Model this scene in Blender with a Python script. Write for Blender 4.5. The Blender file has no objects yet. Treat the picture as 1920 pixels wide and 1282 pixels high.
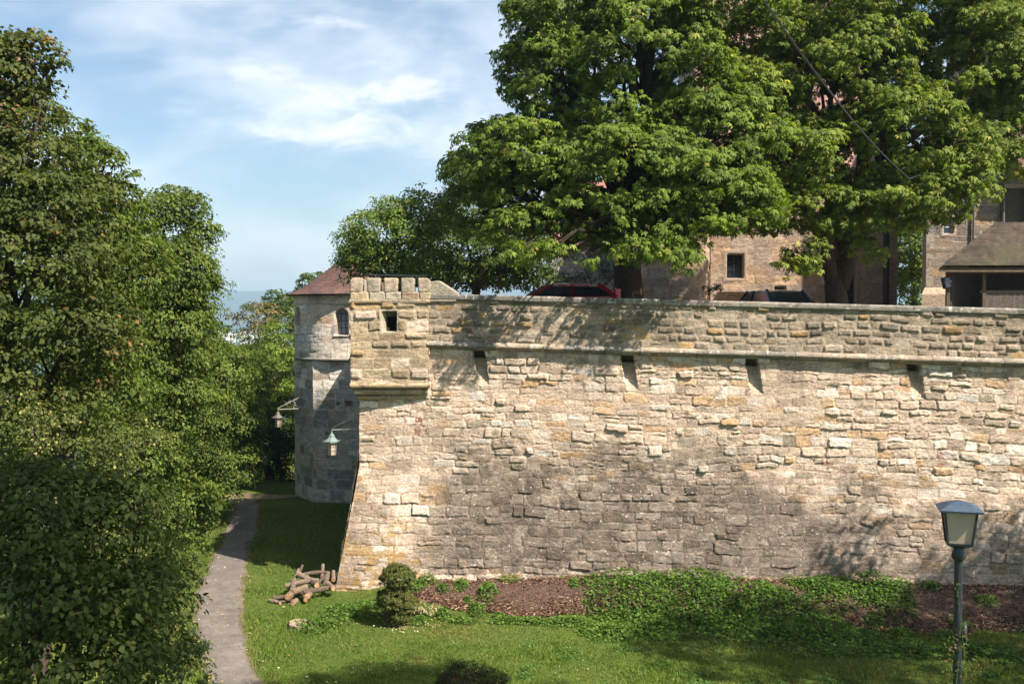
import bpy, math, random
import numpy as np
from mathutils import Vector, Matrix, Quaternion
R = math.radians
sc = bpy.context.scene
COL = sc.collection

# ------------------------------------------------------------------ camera
F = 1867.0                      # focal length in photograph pixels (35 mm lens)
EYE = 7.8
PITCH = math.atan(51 / F)
cd = bpy.data.cameras.new('camera'); cam = bpy.data.objects.new('camera', cd); COL.objects.link(cam)
cd.lens = 35.0; cd.sensor_width = 36.0; cd.clip_start = 0.1; cd.clip_end = 20000
cam.location = (0, 0, EYE); cam.rotation_euler = (math.pi / 2 - PITCH, 0, 0)
sc.camera = cam

# ------------------------------------------------------------------ light
SUN_AZ, SUN_EL = 52.0, 50.0     # azimuth: degrees to the right of straight behind the camera
S = Vector((math.sin(R(SUN_AZ)) * math.cos(R(SUN_EL)), -math.cos(R(SUN_AZ)) * math.cos(R(SUN_EL)), math.sin(R(SUN_EL))))
ld = bpy.data.lights.new('sun', 'SUN'); ld.energy = 5.0; ld.angle = R(0.6); ld.color = (1.0, 0.895, 0.80)
sun = bpy.data.objects.new('sun', ld); COL.objects.link(sun)
sun.rotation_euler = (-S).to_track_quat('-Z', 'Y').to_euler(); sun.location = (20, -20, 60)

w = bpy.data.worlds.new('World'); sc.world = w; w.use_nodes = True
nt = w.node_tree; nt.nodes.clear()
def N(nt, t, **kw):
    n = nt.nodes.new(t)
    for k, v in kw.items(): setattr(n, k, v)
    return n
out = N(nt, 'ShaderNodeOutputWorld'); bg = N(nt, 'ShaderNodeBackground'); bg.inputs[1].default_value = 0.07
sky = N(nt, 'ShaderNodeTexSky', sky_type='NISHITA'); sky.sun_disc = False
sky.sun_elevation = R(SUN_EL); sky.sun_rotation = R(180 - SUN_AZ)
sky.air_density = 1.0; sky.dust_density = 2.2; sky.ozone_density = 1.0; sky.altitude = 300
def M(nt, op, a, b=None, clamp=False):
    n = nt.nodes.new('ShaderNodeMath'); n.operation = op; n.use_clamp = clamp
    for i, x in enumerate((a, b)):
        if x is None: continue
        if isinstance(x, (int, float)): n.inputs[i].default_value = x
        else: nt.links.new(x, n.inputs[i])
    return n.outputs[0]
tc = N(nt, 'ShaderNodeTexCoord'); sp = N(nt, 'ShaderNodeSeparateXYZ'); nt.links.new(tc.outputs['Generated'], sp.inputs[0])
yy = M(nt, 'MAXIMUM', sp.outputs[1], 0.05)
U = M(nt, 'DIVIDE', sp.outputs[0], yy); W_ = M(nt, 'DIVIDE', sp.outputs[2], yy)
cb = N(nt, 'ShaderNodeCombineXYZ'); nt.links.new(U, cb.inputs[0]); nt.links.new(M(nt, 'MULTIPLY', W_, 2.2), cb.inputs[1])
def noise(nt, vec, scale, detail=5, rough=0.55, dist=0.0):
    n = N(nt, 'ShaderNodeTexNoise'); n.inputs['Scale'].default_value = scale; n.inputs['Detail'].default_value = detail
    n.inputs['Roughness'].default_value = rough; n.inputs['Distortion'].default_value = dist
    if vec is not None: nt.links.new(vec, n.inputs['Vector'])
    return n.outputs['Fac']
n1 = noise(nt, cb.outputs[0], 16, 7, 0.6, 0.4); n2 = noise(nt, cb.outputs[0], 5, 4, 0.5, 0.2)
def puff(u, wv, ru, rw, k, nz, sharp):
    a = M(nt, 'POWER', M(nt, 'DIVIDE', M(nt, 'SUBTRACT', U, u), ru), 2); b = M(nt, 'POWER', M(nt, 'DIVIDE', M(nt, 'SUBTRACT', W_, wv), rw), 2)
    g = M(nt, 'SUBTRACT', 1.0, M(nt, 'ADD', a, b))
    g = M(nt, 'ADD', g, M(nt, 'MULTIPLY', M(nt, 'SUBTRACT', nz, 0.5), sharp), )
    return M(nt, 'MULTIPLY', M(nt, 'MULTIPLY', g, k, True), 1.0, True)
def smooth(x):
    n = N(nt, 'ShaderNodeMapRange', interpolation_type='SMOOTHSTEP'); nt.links.new(x, n.inputs[0]); return n.outputs[0]
terms = [(-0.205, 0.200, 0.115, 0.045, 0.45, n1, 3.5, .8), (-0.19, 0.186, 0.075, 0.020, 0.6, n1, 3.5, .9),
         (-0.198, 0.292, 0.030, 0.010, .6, n1, 6.0, .7), (-0.155, 0.289, 0.020, 0.008, .6, n1, 6.0, .5), (-0.235, 0.247, 0.045, 0.020, .5, n1, 6.0, .6), (-0.33, 0.207, 0.035, 0.018, .5, n1, 5, .35),
         (-0.12, 0.222, 0.11, 0.014, .6, n1, 6.0, .7), (-0.08, 0.20, 0.12, 0.07, .45, n1, 5.0, .6), (-0.03, 0.26, 0.26, 0.20, .45, n2, 3, .5)]
tot = None
for (u, wv, ru, rw, k, nz, sh, amp) in terms:
    t = M(nt, 'MULTIPLY', smooth(puff(u, wv, ru, rw, k, nz, sh)), amp)
    tot = t if tot is None else M(nt, 'SUBTRACT', M(nt, 'ADD', tot, t), M(nt, 'MULTIPLY', tot, t))
veil = M(nt, 'MULTIPLY', smooth(M(nt, 'MULTIPLY', M(nt, 'SUBTRACT', n2, 0.38), 3.0, True)), 0.6)
tot = M(nt, 'SUBTRACT', M(nt, 'ADD', tot, veil), M(nt, 'MULTIPLY', tot, veil))
front = M(nt, 'MULTIPLY', M(nt, 'GREATER_THAN', sp.outputs[1], 0.05), tot)
mx = N(nt, 'ShaderNodeMix', data_type='RGBA'); nt.links.new(front, mx.inputs[0])
tn = N(nt, 'ShaderNodeMix', data_type='RGBA', blend_type='MULTIPLY'); tn.inputs[0].default_value = 1.0; tn.inputs[7].default_value = (.96, 1.02, 1.0, 1); nt.links.new(sky.outputs[0], tn.inputs[6]); nt.links.new(tn.outputs[2], mx.inputs[6]); mx.inputs[7].default_value = (6.9, 7.1, 7.4, 1)
nt.links.new(mx.outputs[2], bg.inputs[0]); nt.links.new(bg.outputs[0], out.inputs[0])

vs = sc.view_settings; vs.view_transform = 'Standard'; vs.look = 'None'; vs.exposure = 1.3; vs.gamma = 1.0

# ------------------------------------------------------------------ helpers
def P(px, py, Y):
    """point of the world at distance Y along the view direction seen at a place of the photograph"""
    dx = (px - 960) / F; dz = -(py - 641) / F
    d = Vector((dx, math.cos(PITCH) + dz * math.sin(PITCH), -math.sin(PITCH) + dz * math.cos(PITCH)))
    return Vector((0, 0, EYE)) + d * (Y / d.y)
def G(px, py, z=0.0):
    dx = (px - 960) / F; dz = -(py - 641) / F
    d = Vector((dx, math.cos(PITCH) + dz * math.sin(PITCH), -math.sin(PITCH) + dz * math.cos(PITCH)))
    return Vector((0, 0, EYE)) + d * ((z - EYE) / d.z)

def tag(o, label=None, cat=None, group=None, kind=None):
    if label: o['label'] = label
    if cat: o['category'] = cat
    if group: o['group'] = group
    if kind: o['kind'] = kind
    return o
def empty(name, loc, label, cat, group=None, rz=0):
    o = bpy.data.objects.new(name, None); COL.objects.link(o); o.location = loc; o.rotation_euler = (0, 0, rz)
    o.empty_display_size = 0.3
    return tag(o, label, cat, group)
def npmesh(name, V, Fq, mat, parent=None, col=None, smooth=False, world=True):
    """one mesh object from numpy arrays; Fq is (n,4) or (n,3)"""
    V = np.asarray(V, dtype=np.float32).reshape(-1, 3); Fq = np.asarray(Fq, dtype=np.int32)
    me = bpy.data.meshes.new(name); nf, k = Fq.shape
    me.vertices.add(len(V)); me.loops.add(nf * k); me.polygons.add(nf)
    me.vertices.foreach_set('co', V.ravel()); me.loops.foreach_set('vertex_index', Fq.ravel())
    me.polygons.foreach_set('loop_start', np.arange(nf, dtype=np.int32) * k)
    me.polygons.foreach_set('loop_total', np.full(nf, k, dtype=np.int32))
    if smooth: me.polygons.foreach_set('use_smooth', np.ones(nf, dtype=bool))
    me.update(calc_edges=True)
    if col is not None:
        a = me.color_attributes.new('Col', 'FLOAT_COLOR', 'POINT')
        c = np.ones((len(V), 4), dtype=np.float32); c[:, :3] = np.asarray(col).reshape(-1, 3); a.data.foreach_set('color', c.ravel())
    o = bpy.data.objects.new(name, me); COL.objects.link(o)
    if mat: me.materials.append(mat)
    if parent is not None:
        o.parent = parent
        if world: o.matrix_parent_inverse = pinv(parent)
    return o
def pinv(p):
    m = Matrix.LocRotScale(p.location, p.rotation_euler, p.scale)
    if p.parent: m = Matrix.LocRotScale(p.parent.location, p.parent.rotation_euler, p.parent.scale) @ p.matrix_parent_inverse @ m
    return m.inverted()

class MB:
    """collects shapes and links them as one mesh object"""
    def __init__(s): s.v = []; s.f = []; s.c = []
    def add(s, vs, fs, c=(1, 1, 1)):
        b = len(s.v); s.v += [tuple(x) for x in vs]; s.f += [tuple(b + i for i in f) for f in fs]; s.c += [c] * len(vs); return s
    def box(s, x0, x1, y0, y1, z0, z1, c=(1, 1, 1), m=None, bev=0.0):
        if bev > 0:
            b = bev; vs = []
            for (zz, e) in ((z0, b), (z0 + b, 0), (z1 - b, 0), (z1, b)):
                for (x, y) in ((x0 + e + b * 0, y0 + e), (x1 - e, y0 + e), (x1 - e, y1 - e), (x0 + e, y1 - e)): vs.append(Vector((x, y, zz)))
            fs = [(3, 2, 1, 0), (12, 13, 14, 15)]
            for k in range(3):
                for i in range(4): fs.append((k * 4 + i, k * 4 + (i + 1) % 4, k * 4 + 4 + (i + 1) % 4, k * 4 + 4 + i))
        else:
            vs = [Vector(p) for p in ((x0, y0, z0), (x1, y0, z0), (x1, y1, z0), (x0, y1, z0), (x0, y0, z1), (x1, y0, z1), (x1, y1, z1), (x0, y1, z1))]
            fs = [(3, 2, 1, 0), (4, 5, 6, 7), (0, 1, 5, 4), (1, 2, 6, 5), (2, 3, 7, 6), (3, 0, 4, 7)]
        if m is not None: vs = [m @ v for v in vs]
        return s.add(vs, fs, c)
    def prism(s, pts, ext, c=(1, 1, 1)):
        """pts: loop of 3-D points, ext: extrusion vector"""
        n = len(pts); a = [Vector(p) for p in pts]; b = [p + Vector(ext) for p in a]
        return s.add(a + b, [tuple(range(n - 1, -1, -1)), tuple(range(n, 2 * n))] + [(i, (i + 1) % n, n + (i + 1) % n, n + i) for i in range(n)], c)
    def tube(s, pts, rad, seg=8, cap=True, c=(1, 1, 1)):
        pts = [Vector(p) for p in pts]; n = len(pts)
        if not isinstance(rad, (list, tuple)): rad = [rad] * n
        vs = []; a = None
        for i, p in enumerate(pts):
            t = (pts[min(i + 1, n - 1)] - pts[max(i - 1, 0)]).normalized()
            if a is None: a = t.orthogonal().normalized()
            else: a = (a - t * a.dot(t)).normalized()
            b = t.cross(a)
            for k in range(seg):
                th = 2 * math.pi * k / seg; vs.append(p + (a * math.cos(th) + b * math.sin(th)) * rad[i])
        fs = [(i * seg + k, i * seg + (k + 1) % seg, (i + 1) * seg + (k + 1) % seg, (i + 1) * seg + k) for i in range(n - 1) for k in range(seg)]
        if cap: fs += [tuple(range(seg - 1, -1, -1)), tuple(range((n - 1) * seg, n * seg))]
        return s.add(vs, fs, c)
    def lathe(s, prof, cx, cy, seg=16, c=(1, 1, 1), rot=0.0):
        vs = []; n = len(prof)
        for (r, z) in prof:
            for k in range(seg):
                th = 2 * math.pi * k / seg + rot; vs.append((cx + r * math.cos(th), cy + r * math.sin(th), z))
        fs = [(i * seg + k, i * seg + (k + 1) % seg, (i + 1) * seg + (k + 1) % seg, (i + 1) * seg + k) for i in range(n - 1) for k in range(seg)]
        fs += [tuple(range(seg - 1, -1, -1)), tuple(range((n - 1) * seg, n * seg))]
        return s.add(vs, fs, c)
    def build(s, name, mat, parent=None, smooth=False, bevel=0.0, world=True):
        me = bpy.data.meshes.new(name); me.from_pydata([tuple(v) for v in s.v], [], s.f); me.update()
        a = me.color_attributes.new('Col', 'FLOAT_COLOR', 'POINT')
        a.data.foreach_set('color', np.array([(c[0], c[1], c[2], 1) for c in s.c], dtype=np.float32).ravel())
        if smooth:
            for p in me.polygons: p.use_smooth = True
        o = bpy.data.objects.new(name, me); COL.objects.link(o); me.materials.append(mat)
        if bevel > 0:
            b = o.modifiers.new('bevel', 'BEVEL'); b.width = bevel; b.segments = 2; b.limit_method = 'ANGLE'; b.angle_limit = R(35)
        if parent is not None:
            o.parent = parent
            if world: o.matrix_parent_inverse = pinv(parent)
        return o

# ---- numpy noise
_tab = np.random.RandomState(7).rand(256, 256)
def vn(x, y, seed=0):
    x = np.asarray(x, float) + seed * 17.37; y = np.asarray(y, float) + seed * 31.71
    ix = np.floor(x).astype(int); iy = np.floor(y).astype(int); fx = x - ix; fy = y - iy
    fx = fx * fx * (3 - 2 * fx); fy = fy * fy * (3 - 2 * fy)
    a = _tab[ix & 255, iy & 255]; b = _tab[(ix + 1) & 255, iy & 255]; c = _tab[ix & 255, (iy + 1) & 255]; d = _tab[(ix + 1) & 255, (iy + 1) & 255]
    return (a * (1 - fx) + b * fx) * (1 - fy) + (c * (1 - fx) + d * fx) * fy
def fbm(x, y, seed=0, o=4, g=0.5):
    s = 0; a = 1; t = 0
    for i in range(o): s = s + a * vn(x * 2 ** i, y * 2 ** i, seed + i * 3); t += a; a *= g
    return s / t
def sm(x, a=0.0, b=1.0):
    t = np.clip((np.asarray(x, float) - a) / (b - a), 0, 1); return t * t * (3 - 2 * t)
def grid_faces(nu, nv):
    i = np.arange(nu - 1)[:, None] * nv + np.arange(nv - 1)[None, :]
    return np.stack([i, i + nv, i + nv + 1, i + 1], -1).reshape(-1, 4)

# ---- masonry: relief height and stone colour of a wall laid out in (u, v) metres
def masonry(u, v, seed=1, hc=(.2, .36), wc=(.3, .8), split=.3, mortar=(.012, .03), edge=.03, prot=(.0, .05), rough=.02,
            tilt=.12, boss=0.0, pal=None, mcol=(.58, .43, .30), warp=1.0, crack=.35, bfrac=.55, bmar=.05):
    rg = np.random.RandomState(seed); sh = u.shape; u = u.ravel(); v = v.ravel()
    uw = u + warp * (.07 * (vn(u * 1.1, v * 1.7, seed) - .5) + .035 * (vn(u * 5, v * 5, seed + 1) - .5) + .02 * (vn(u * 14, v * 14, seed + 5) - .5))
    vw = v + warp * (.14 * (vn(u * .45, v * .5, seed + 2) - .5) + .05 * (vn(u * 3, v * 3, seed + 3) - .5) + .02 * (vn(u * 13, v * 13, seed + 4) - .5))
    b = [v.min() - .5]
    while b[-1] < v.max() + .6: b.append(b[-1] + rg.uniform(*hc))
    b = np.array(b); ci = np.searchsorted(b, vw) - 1
    ul = np.zeros_like(u); ur = ul.copy(); vb = ul.copy(); vt = ul.copy(); K = 9; rr = np.zeros((len(u), K))
    for c in range(len(b) - 1):
        m = np.nonzero(ci == c)[0]
        if not len(m): continue
        e = [u.min() - 1 - rg.rand()]
        hh = b[c + 1] - b[c]
        while e[-1] < u.max() + 1: e.append(e[-1] + rg.uniform(*wc) * (.75 + .9 * hh))
        e = np.array(e); si = np.searchsorted(e, uw[m]) - 1; ra = rg.rand(len(e), K); rb = rg.rand(len(e), K)
        ul[m] = e[si]; ur[m] = e[np.minimum(si + 1, len(e) - 1)]; vb_ = np.full(len(m), b[c]); vt_ = np.full(len(m), b[c + 1]); r_ = ra[si].copy()
        sp_ = (rb[si, 0] < split) & (hh > hc[0] * 1.15); mid = b[c] + hh * (.35 + .3 * rb[si, 1]); hi = sp_ & (vw[m] > mid); lo = sp_ & ~hi
        vb_[hi] = mid[hi]; vt_[lo] = mid[lo]; r_[hi] = rb[si][hi]
        vb[m] = vb_; vt[m] = vt_; rr[m] = r_
    dx = np.minimum(uw - ul, ur - uw); dy = np.minimum(vw - vb, vt - vw); k = .06
    d = np.minimum(dx, dy) - .35 * k * np.clip(1 - dx / k, 0, 1) * np.clip(1 - dy / k, 0, 1)
    mw = mortar[0] + (mortar[1] - mortar[0]) * rr[:, 0] ** 2
    s = sm((d - mw) / (edge * (.6 + .8 * rr[:, 6])))
    n = fbm(u * 5, v * 8, seed + 9, 4, .6) - .5; n2 = fbm(u * 16, v * 22, seed + 13, 3, .6) - .5
    rn = .4 + 1.4 * rr[:, 1]
    pr = prot[0] + (prot[1] - prot[0]) * rr[:, 2] ** 3.2
    tl = ((rr[:, 3] - .5) * (uw - (ul + ur) / 2) + (rr[:, 4] - .35) * 1.3 * (vw - (vb + vt) / 2)) * tilt * 2
    h = s * (pr + tl + rough * 2.2 * rn * n) + rough * .7 * n2 + (1 - s) * rough * 1.2 * n
    if boss > 0:
        bs = sm((d - bmar) / .02) * (rr[:, 5] < bfrac); h = h + bs * boss * (.6 + .8 * rr[:, 7])
    h = h - crack * .020 * np.exp(-((d - mw) / .010) ** 2) * (rr[:, 8] < .65)
    cum = np.cumsum([p[1] for p in pal]); cum = cum / cum[-1]
    idx = np.minimum(np.searchsorted(cum, rr[:, 7]), len(pal) - 1)
    c = np.array([p[0] for p in pal])[idx] * (.82 + .36 * rr[:, 5])[:, None]
    c = c * (1 + .5 * n + .5 * n2)[:, None]
    ms = sm((d - mw * .7) / .022)[:, None]
    c = np.array(mcol) * (1 + .35 * n2 + .3 * n)[:, None] * (1 - ms) + c * ms
    c = c * (1 - crack * .6 * np.exp(-((d - mw) / .009) ** 2) * (rr[:, 8] < .5))[:, None]
    return h.reshape(sh), np.clip(c, .01, .9).reshape(sh + (3,)), s.reshape(sh), rr.reshape(sh + (K,))

def tiles(u, v, seed, tw=.17, th=.15, lift=.028, base=(.19, .085, .06), var=.35, base2=(.12, .09, .08), p2=.25):
    """overlapping roof tiles, v runs up the slope"""
    rg = np.random.RandomState(seed); t = rg.rand(512, 512, 3)
    r = np.floor(v / th).astype(int); off = (r & 1) * .5; q = u / tw + off; c = np.floor(q).astype(int)
    fv = v / th - r; fu = q - c; rr = t[r & 511, c & 511]
    h = lift * (1 - fv) + .006 * (rr[..., 1] - .5) - .012 * sm(1 - np.minimum(fu, 1 - fu) / .1)
    base = np.array(base); base2 = np.array(base2)
    cc = np.where((rr[..., 2] < p2)[..., None], base2, base) * (1 - var / 2 + var * rr[..., 0])[..., None] * (.75 + .5 * fbm(u, v, seed))[..., None]
    return h, cc

# ------------------------------------------------------------------ materials
MATS = {}
def newmat(name):
    m = bpy.data.materials.new(name); m.use_nodes = True; nt = m.node_tree; nt.nodes.clear()
    o = N(nt, 'ShaderNodeOutputMaterial'); b = N(nt, 'ShaderNodeBsdfPrincipled'); nt.links.new(b.outputs[0], o.inputs[0]); MATS[name] = m
    return m, nt, b, o
def attr(nt, name='Col'):
    a = N(nt, 'ShaderNodeAttribute'); a.attribute_name = name; return a.outputs['Color']
def mixc(nt, f, a, b, mode='MIX'):
    m = N(nt, 'ShaderNodeMix', data_type='RGBA', blend_type=mode)
    for i, x in ((0, f), (6, a), (7, b)):
        if isinstance(x, (int, float)): m.inputs[i].default_value = x
        elif isinstance(x, tuple): m.inputs[i].default_value = x + (1,) if len(x) == 3 else x
        else: nt.links.new(x, m.inputs[i])
    return m.outputs[2]
def ramp(nt, f, stops):
    r = N(nt, 'ShaderNodeValToRGB'); nt.links.new(f, r.inputs[0]); e = r.color_ramp.elements
    while len(e) < len(stops): e.new(.5)
    for el, (p, c) in zip(e, stops): el.position = p; el.color = (c[0], c[1], c[2], 1) if isinstance(c, tuple) else (c, c, c, 1)
    return r.outputs[0]
def bump(nt, b, h, dist=.01, strength=.6):
    n = N(nt, 'ShaderNodeBump'); n.inputs['Distance'].default_value = dist; n.inputs['Strength'].default_value = strength
    nt.links.new(h, n.inputs['Height']); nt.links.new(n.outputs[0], b.inputs['Normal'])
def objco(nt): return N(nt, 'ShaderNodeTexCoord').outputs['Object']
def m_stone(name, fine=1.0):
    m, nt, b, o = newmat(name); c = objco(nt); a = attr(nt)
    n = noise(nt, c, 14 * fine, 6, .7); n3 = noise(nt, c, 55 * fine, 4, .6)
    x = mixc(nt, 1.0, a, ramp(nt, n, [(.25, .62), (.5, 1.0), (.78, 1.3)]), 'MULTIPLY')
    x = mixc(nt, 1.0, x, ramp(nt, n3, [(.3, .72), (.5, 1.0), (.75, 1.2)]), 'MULTIPLY')
    mp = N(nt, 'ShaderNodeMapping'); mp.inputs['Scale'].default_value = (1, 1, 4.5); nt.links.new(c, mp.inputs[0]); n4 = noise(nt, mp.outputs[0], 7 * fine, 6, .75, .5)
    x = mixc(nt, 1.0, x, ramp(nt, n4, [(.36, .6), (.46, 1.0), (.7, 1.12)]), 'MULTIPLY')
    nt.links.new(x, b.inputs['Base Color']); b.inputs['Roughness'].default_value = .92
    b.inputs['Specular IOR Level'].default_value = .15
    bump(nt, b, M(nt, 'ADD', M(nt, 'ADD', n, M(nt, 'MULTIPLY', n4, .9)), M(nt, 'MULTIPLY', n3, .4)), .045, .85); return m
def m_attr(name, rough=.7, spec=.3, metal=0.0, nscale=20, amt=.25, bmp=.004):
    m, nt, b, o = newmat(name); c = objco(nt); n = noise(nt, c, nscale, 5, .6)
    x = mixc(nt, 1.0, attr(nt), ramp(nt, n, [(.3, 1 - amt), (.7, 1 + amt)]), 'MULTIPLY')
    nt.links.new(x, b.inputs['Base Color']); b.inputs['Roughness'].default_value = rough; b.inputs['Specular IOR Level'].default_value = spec; b.inputs['Metallic'].default_value = metal
    if bmp > 0: bump(nt, b, n, bmp, .6)
    return m
def m_plain(name, c1, c2=None, rough=.6, spec=.4, metal=0.0, nscale=12, bmp=.003, coat=0.0):
    m, nt, b, o = newmat(name); c = objco(nt); n = noise(nt, c, nscale, 5, .6); c2 = c2 or tuple(x * .75 for x in c1)
    nt.links.new(ramp(nt, n, [(.35, c2), (.65, c1)]), b.inputs['Base Color']); b.inputs['Roughness'].default_value = rough
    b.inputs['Specular IOR Level'].default_value = spec; b.inputs['Metallic'].default_value = metal; b.inputs['Coat Weight'].default_value = coat
    if bmp > 0: bump(nt, b, n, bmp, .5)
    return m
def m_leaf(name, trans=.30, rough=.6):
    m, nt, b, o = newmat(name); a = attr(nt)
    nt.links.new(a, b.inputs['Base Color']); b.inputs['Roughness'].default_value = rough; b.inputs['Specular IOR Level'].default_value = .16
    t = N(nt, 'ShaderNodeBsdfTranslucent'); nt.links.new(mixc(nt, 1.0, a, (1.5, 1.6, .55), 'MULTIPLY'), t.inputs[0])
    mx = N(nt, 'ShaderNodeMixShader'); mx.inputs[0].default_value = trans
    nt.links.new(b.outputs[0], mx.inputs[1]); nt.links.new(t.outputs[0], mx.inputs[2]); nt.links.new(mx.outputs[0], o.inputs[0]); return m
STONE = m_stone('masonry'); STONE_F = m_stone('far_masonry', .6)
TILE = m_attr('roof_tile', .85, .2, nscale=9, amt=.3); LEAF = m_leaf('leaf'); CHIP = m_attr('wood_chip', .9, .1, nscale=8)
BARK = m_plain('bark', (.085, .065, .048), (.035, .028, .022), .95, .1, nscale=18, bmp=.03)
METAL = m_plain('dark_painted_metal', (.022, .027, .036), (.014, .017, .024), .42, .5, nscale=30, bmp=.001)
VERD = m_plain('verdigris_copper', (.19, .25, .22), (.11, .15, .135), .7, .3, nscale=25, bmp=.003)
IRON = m_plain('weathered_iron', (.16, .15, .13), (.07, .06, .055), .7, .4, nscale=30)
GLASSM = m_plain('milky_lamp_glass', (.44, .34, .26), (.38, .30, .23), .35, .4, nscale=5, bmp=0)
PANE = m_plain('window_glass', (.02, .024, .03), (.012, .015, .02), .12, .6, nscale=3, bmp=0)
PALEPANE = m_plain('pale_leaded_pane', (.3, .33, .36), (.16, .18, .2), .3, .5, nscale=9, bmp=0)  # pale blue-grey base colour for the panes
DARK = m_plain('painted_shade', (.006, .006, .006), None, .95, .05, bmp=0)  # painted darkness for the turret window opening
WOOD = m_attr('wood', .85, .15, nscale=22, amt=.5, bmp=.02)
REDP = m_plain('red_car_paint', (.30, .008, .012), (.28, .008, .012), .25, .5, nscale=3, bmp=0, coat=.6)
BLACKP = m_plain('black_car_paint', (.012, .013, .015), (.012, .012, .014), .25, .5, nscale=3, bmp=0, coat=.6)
RUBBER = m_plain('rubber', (.02, .02, .02), None, .85, .2, bmp=0); CHROME = m_plain('alloy', (.55, .56, .58), (.45, .46, .47), .3, .5, .8, bmp=0)
REDL = m_plain('red_lamp_lens', (.6, .02, .02), (.5, .02, .02), .2, .6, bmp=0)
WHITEP = m_plain('white_render', (.75, .75, .73), (.65, .65, .64), .8, .2, nscale=.3, bmp=0)

# ------------------------------------------------------------------ terrain
AW = math.atan(1.9 / 18.3); WX, WY = -4.40, 28.62          # plan of the great wall: upper left corner, direction
CA, SA = math.cos(AW), math.sin(AW)
def wall_off(z): return .62 * np.clip((3.5 - np.asarray(z, float)) / 3.5, 0, 2) ** 1.08
def ywall(x): return WY - (x - WX) * math.tan(AW) - .62
def H(x, y):
    x = np.asarray(x, float); y = np.asarray(y, float)
    dw = ywall(x) - y
    A = .34 * sm(x, -4.6, -2.6) + .26 * sm(x, -2, 3.5)
    h = A * sm(1 - dw / 2.6) + .07 * (fbm(x * .5, y * .5, 3) - .5)
    h = h - .28 * np.clip(-(x + 11.5), 0, 60) * sm(-(x + 11.5), 0, 3)
    r = np.sqrt(x * x + y * y)
    fall = np.clip(y - 47, 0, None)
    h = h - 30 * (1 - np.exp(-fall / 90))
    far = sm(r, 90, 1100); h = h * (1 - far) + far * (-78 + 5 * fbm(x / 500, y / 500, 5))
    ridge = sm(r + 500 * (fbm(x / 1000, y / 1000, 8) - .5), 3900, 6200)
    h = h + ridge * (232 + 20 * (fbm(x / 800, y / 800, 9) - .5)) + ridge * 8 * (fbm(x / 50, y / 50, 10) - .5)
    return h
def Hs(x, y): return float(H(np.array([x]), np.array([y]))[0])

def axis(lo, hi, step, far):
    c = np.arange(lo, hi + 1e-6, step); a = [hi]; s = step
    while a[-1] < far: s *= 1.13; a.append(a[-1] + s)
    b = [lo]; s = step
    while b[-1] > -far: s *= 1.13; b.append(b[-1] - s)
    return np.concatenate([np.array(b[1:])[::-1], c, np.array(a[1:])])
gx = axis(-16, 16, .25, 7200); gy = axis(12, 50, .25, 7200)
GX, GY = np.meshgrid(gx, gy, indexing='ij')
m, nt, b, o = newmat('ground_cover'); c = objco(nt)
na = noise(nt, c, .55, 5, .6); nb = noise(nt, c, 6, 6, .7); nc = noise(nt, c, 40, 4, .7)
g1 = ramp(nt, na, [(.3, (.055, .088, .016)), (.55, (.08, .115, .022)), (.75, (.14, .13, .04))])
g1 = mixc(nt, 1.0, g1, ramp(nt, nb, [(.3, .55), (.5, 1.0), (.7, 1.3)]), 'MULTIPLY'); g1 = mixc(nt, 1.0, g1, ramp(nt, nc, [(.3, .5), (.5, 1.), (.75, 1.5)]), 'MULTIPLY')
gs = N(nt, 'ShaderNodeNewGeometry').outputs['Position']; sx = N(nt, 'ShaderNodeSeparateXYZ'); nt.links.new(gs, sx.inputs[0])
farf = M(nt, 'MULTIPLY', M(nt, 'SUBTRACT', sx.outputs[1], 120), .01, True)
g1 = mixc(nt, farf, g1, mixc(nt, noise(nt, c, .004, 5, .7), (.02, .035, .018), (.035, .055, .02)))
nt.links.new(g1, b.inputs['Base Color']); b.inputs['Roughness'].default_value = .95; b.inputs['Specular IOR Level'].default_value = .1
bump(nt, b, nc, .05, .8); GROUND = m
g = npmesh('ground', np.stack([GX, GY, H(GX, GY)], -1), grid_faces(len(gx), len(gy)), GROUND, smooth=True); tag(g, kind='structure')

# asphalt path
pr = [(1400, 395, 560), (1282, 386, 492), (1240, 378, 474), (1200, 370, 460), (1150, 362, 452), (1100, 370, 456), (1060, 392, 463), (1020, 414, 475), (985, 428, 484), (960, 433, 487), (945, 436, 484), (936, 430, 474)]
rows = []
for i in range(len(pr) - 1):
    for t in np.linspace(0, 1, 14, endpoint=False):
        rows.append([pr[i][k] * (1 - t) + pr[i + 1][k] * t for k in range(3)])
rows.append(list(pr[-1])); PL = []; V = []; nc_ = 21; PC = []
for (yy_, a, b_) in rows:
    pa, pb = G(a, yy_), G(b_, yy_); PL.append((pa, pb))
for i, (pa, pb) in enumerate(PL):
    ja = .30 * (fbm(np.array([i * .31]), np.array([1.]), 21)[0] - .5); jb = .34 * (fbm(np.array([i * .23]), np.array([5.]), 22)[0] - .5)
    for k in range(nc_):
        t = k / (nc_ - 1); x = pa.x + ja + (pb.x + jb - pa.x - ja) * t; y = pa.y + (pb.y - pa.y) * t
        e = min(t, 1 - t); V.append((x, y, Hs(x, y) + .012 + .03 * min(1, e * 6)))
        q_ = float(fbm(np.array([x * 3.]), np.array([y * 3.]), 24)[0]); f_ = min(1, max(0, (e - .02 - .14 * (q_ - .35)) / .07)); PC.append([(.13, .095, .06)[z_] * (1 - f_) + (.135, .117, .098)[z_] * f_ for z_ in range(3)])
m, nt, b, o = newmat('path_asphalt'); c = objco(nt); n = noise(nt, c, 1.2, 6, .7); n5 = noise(nt, c, 60, 3, .7); n6 = noise(nt, c, 5, 5, .7)
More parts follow.
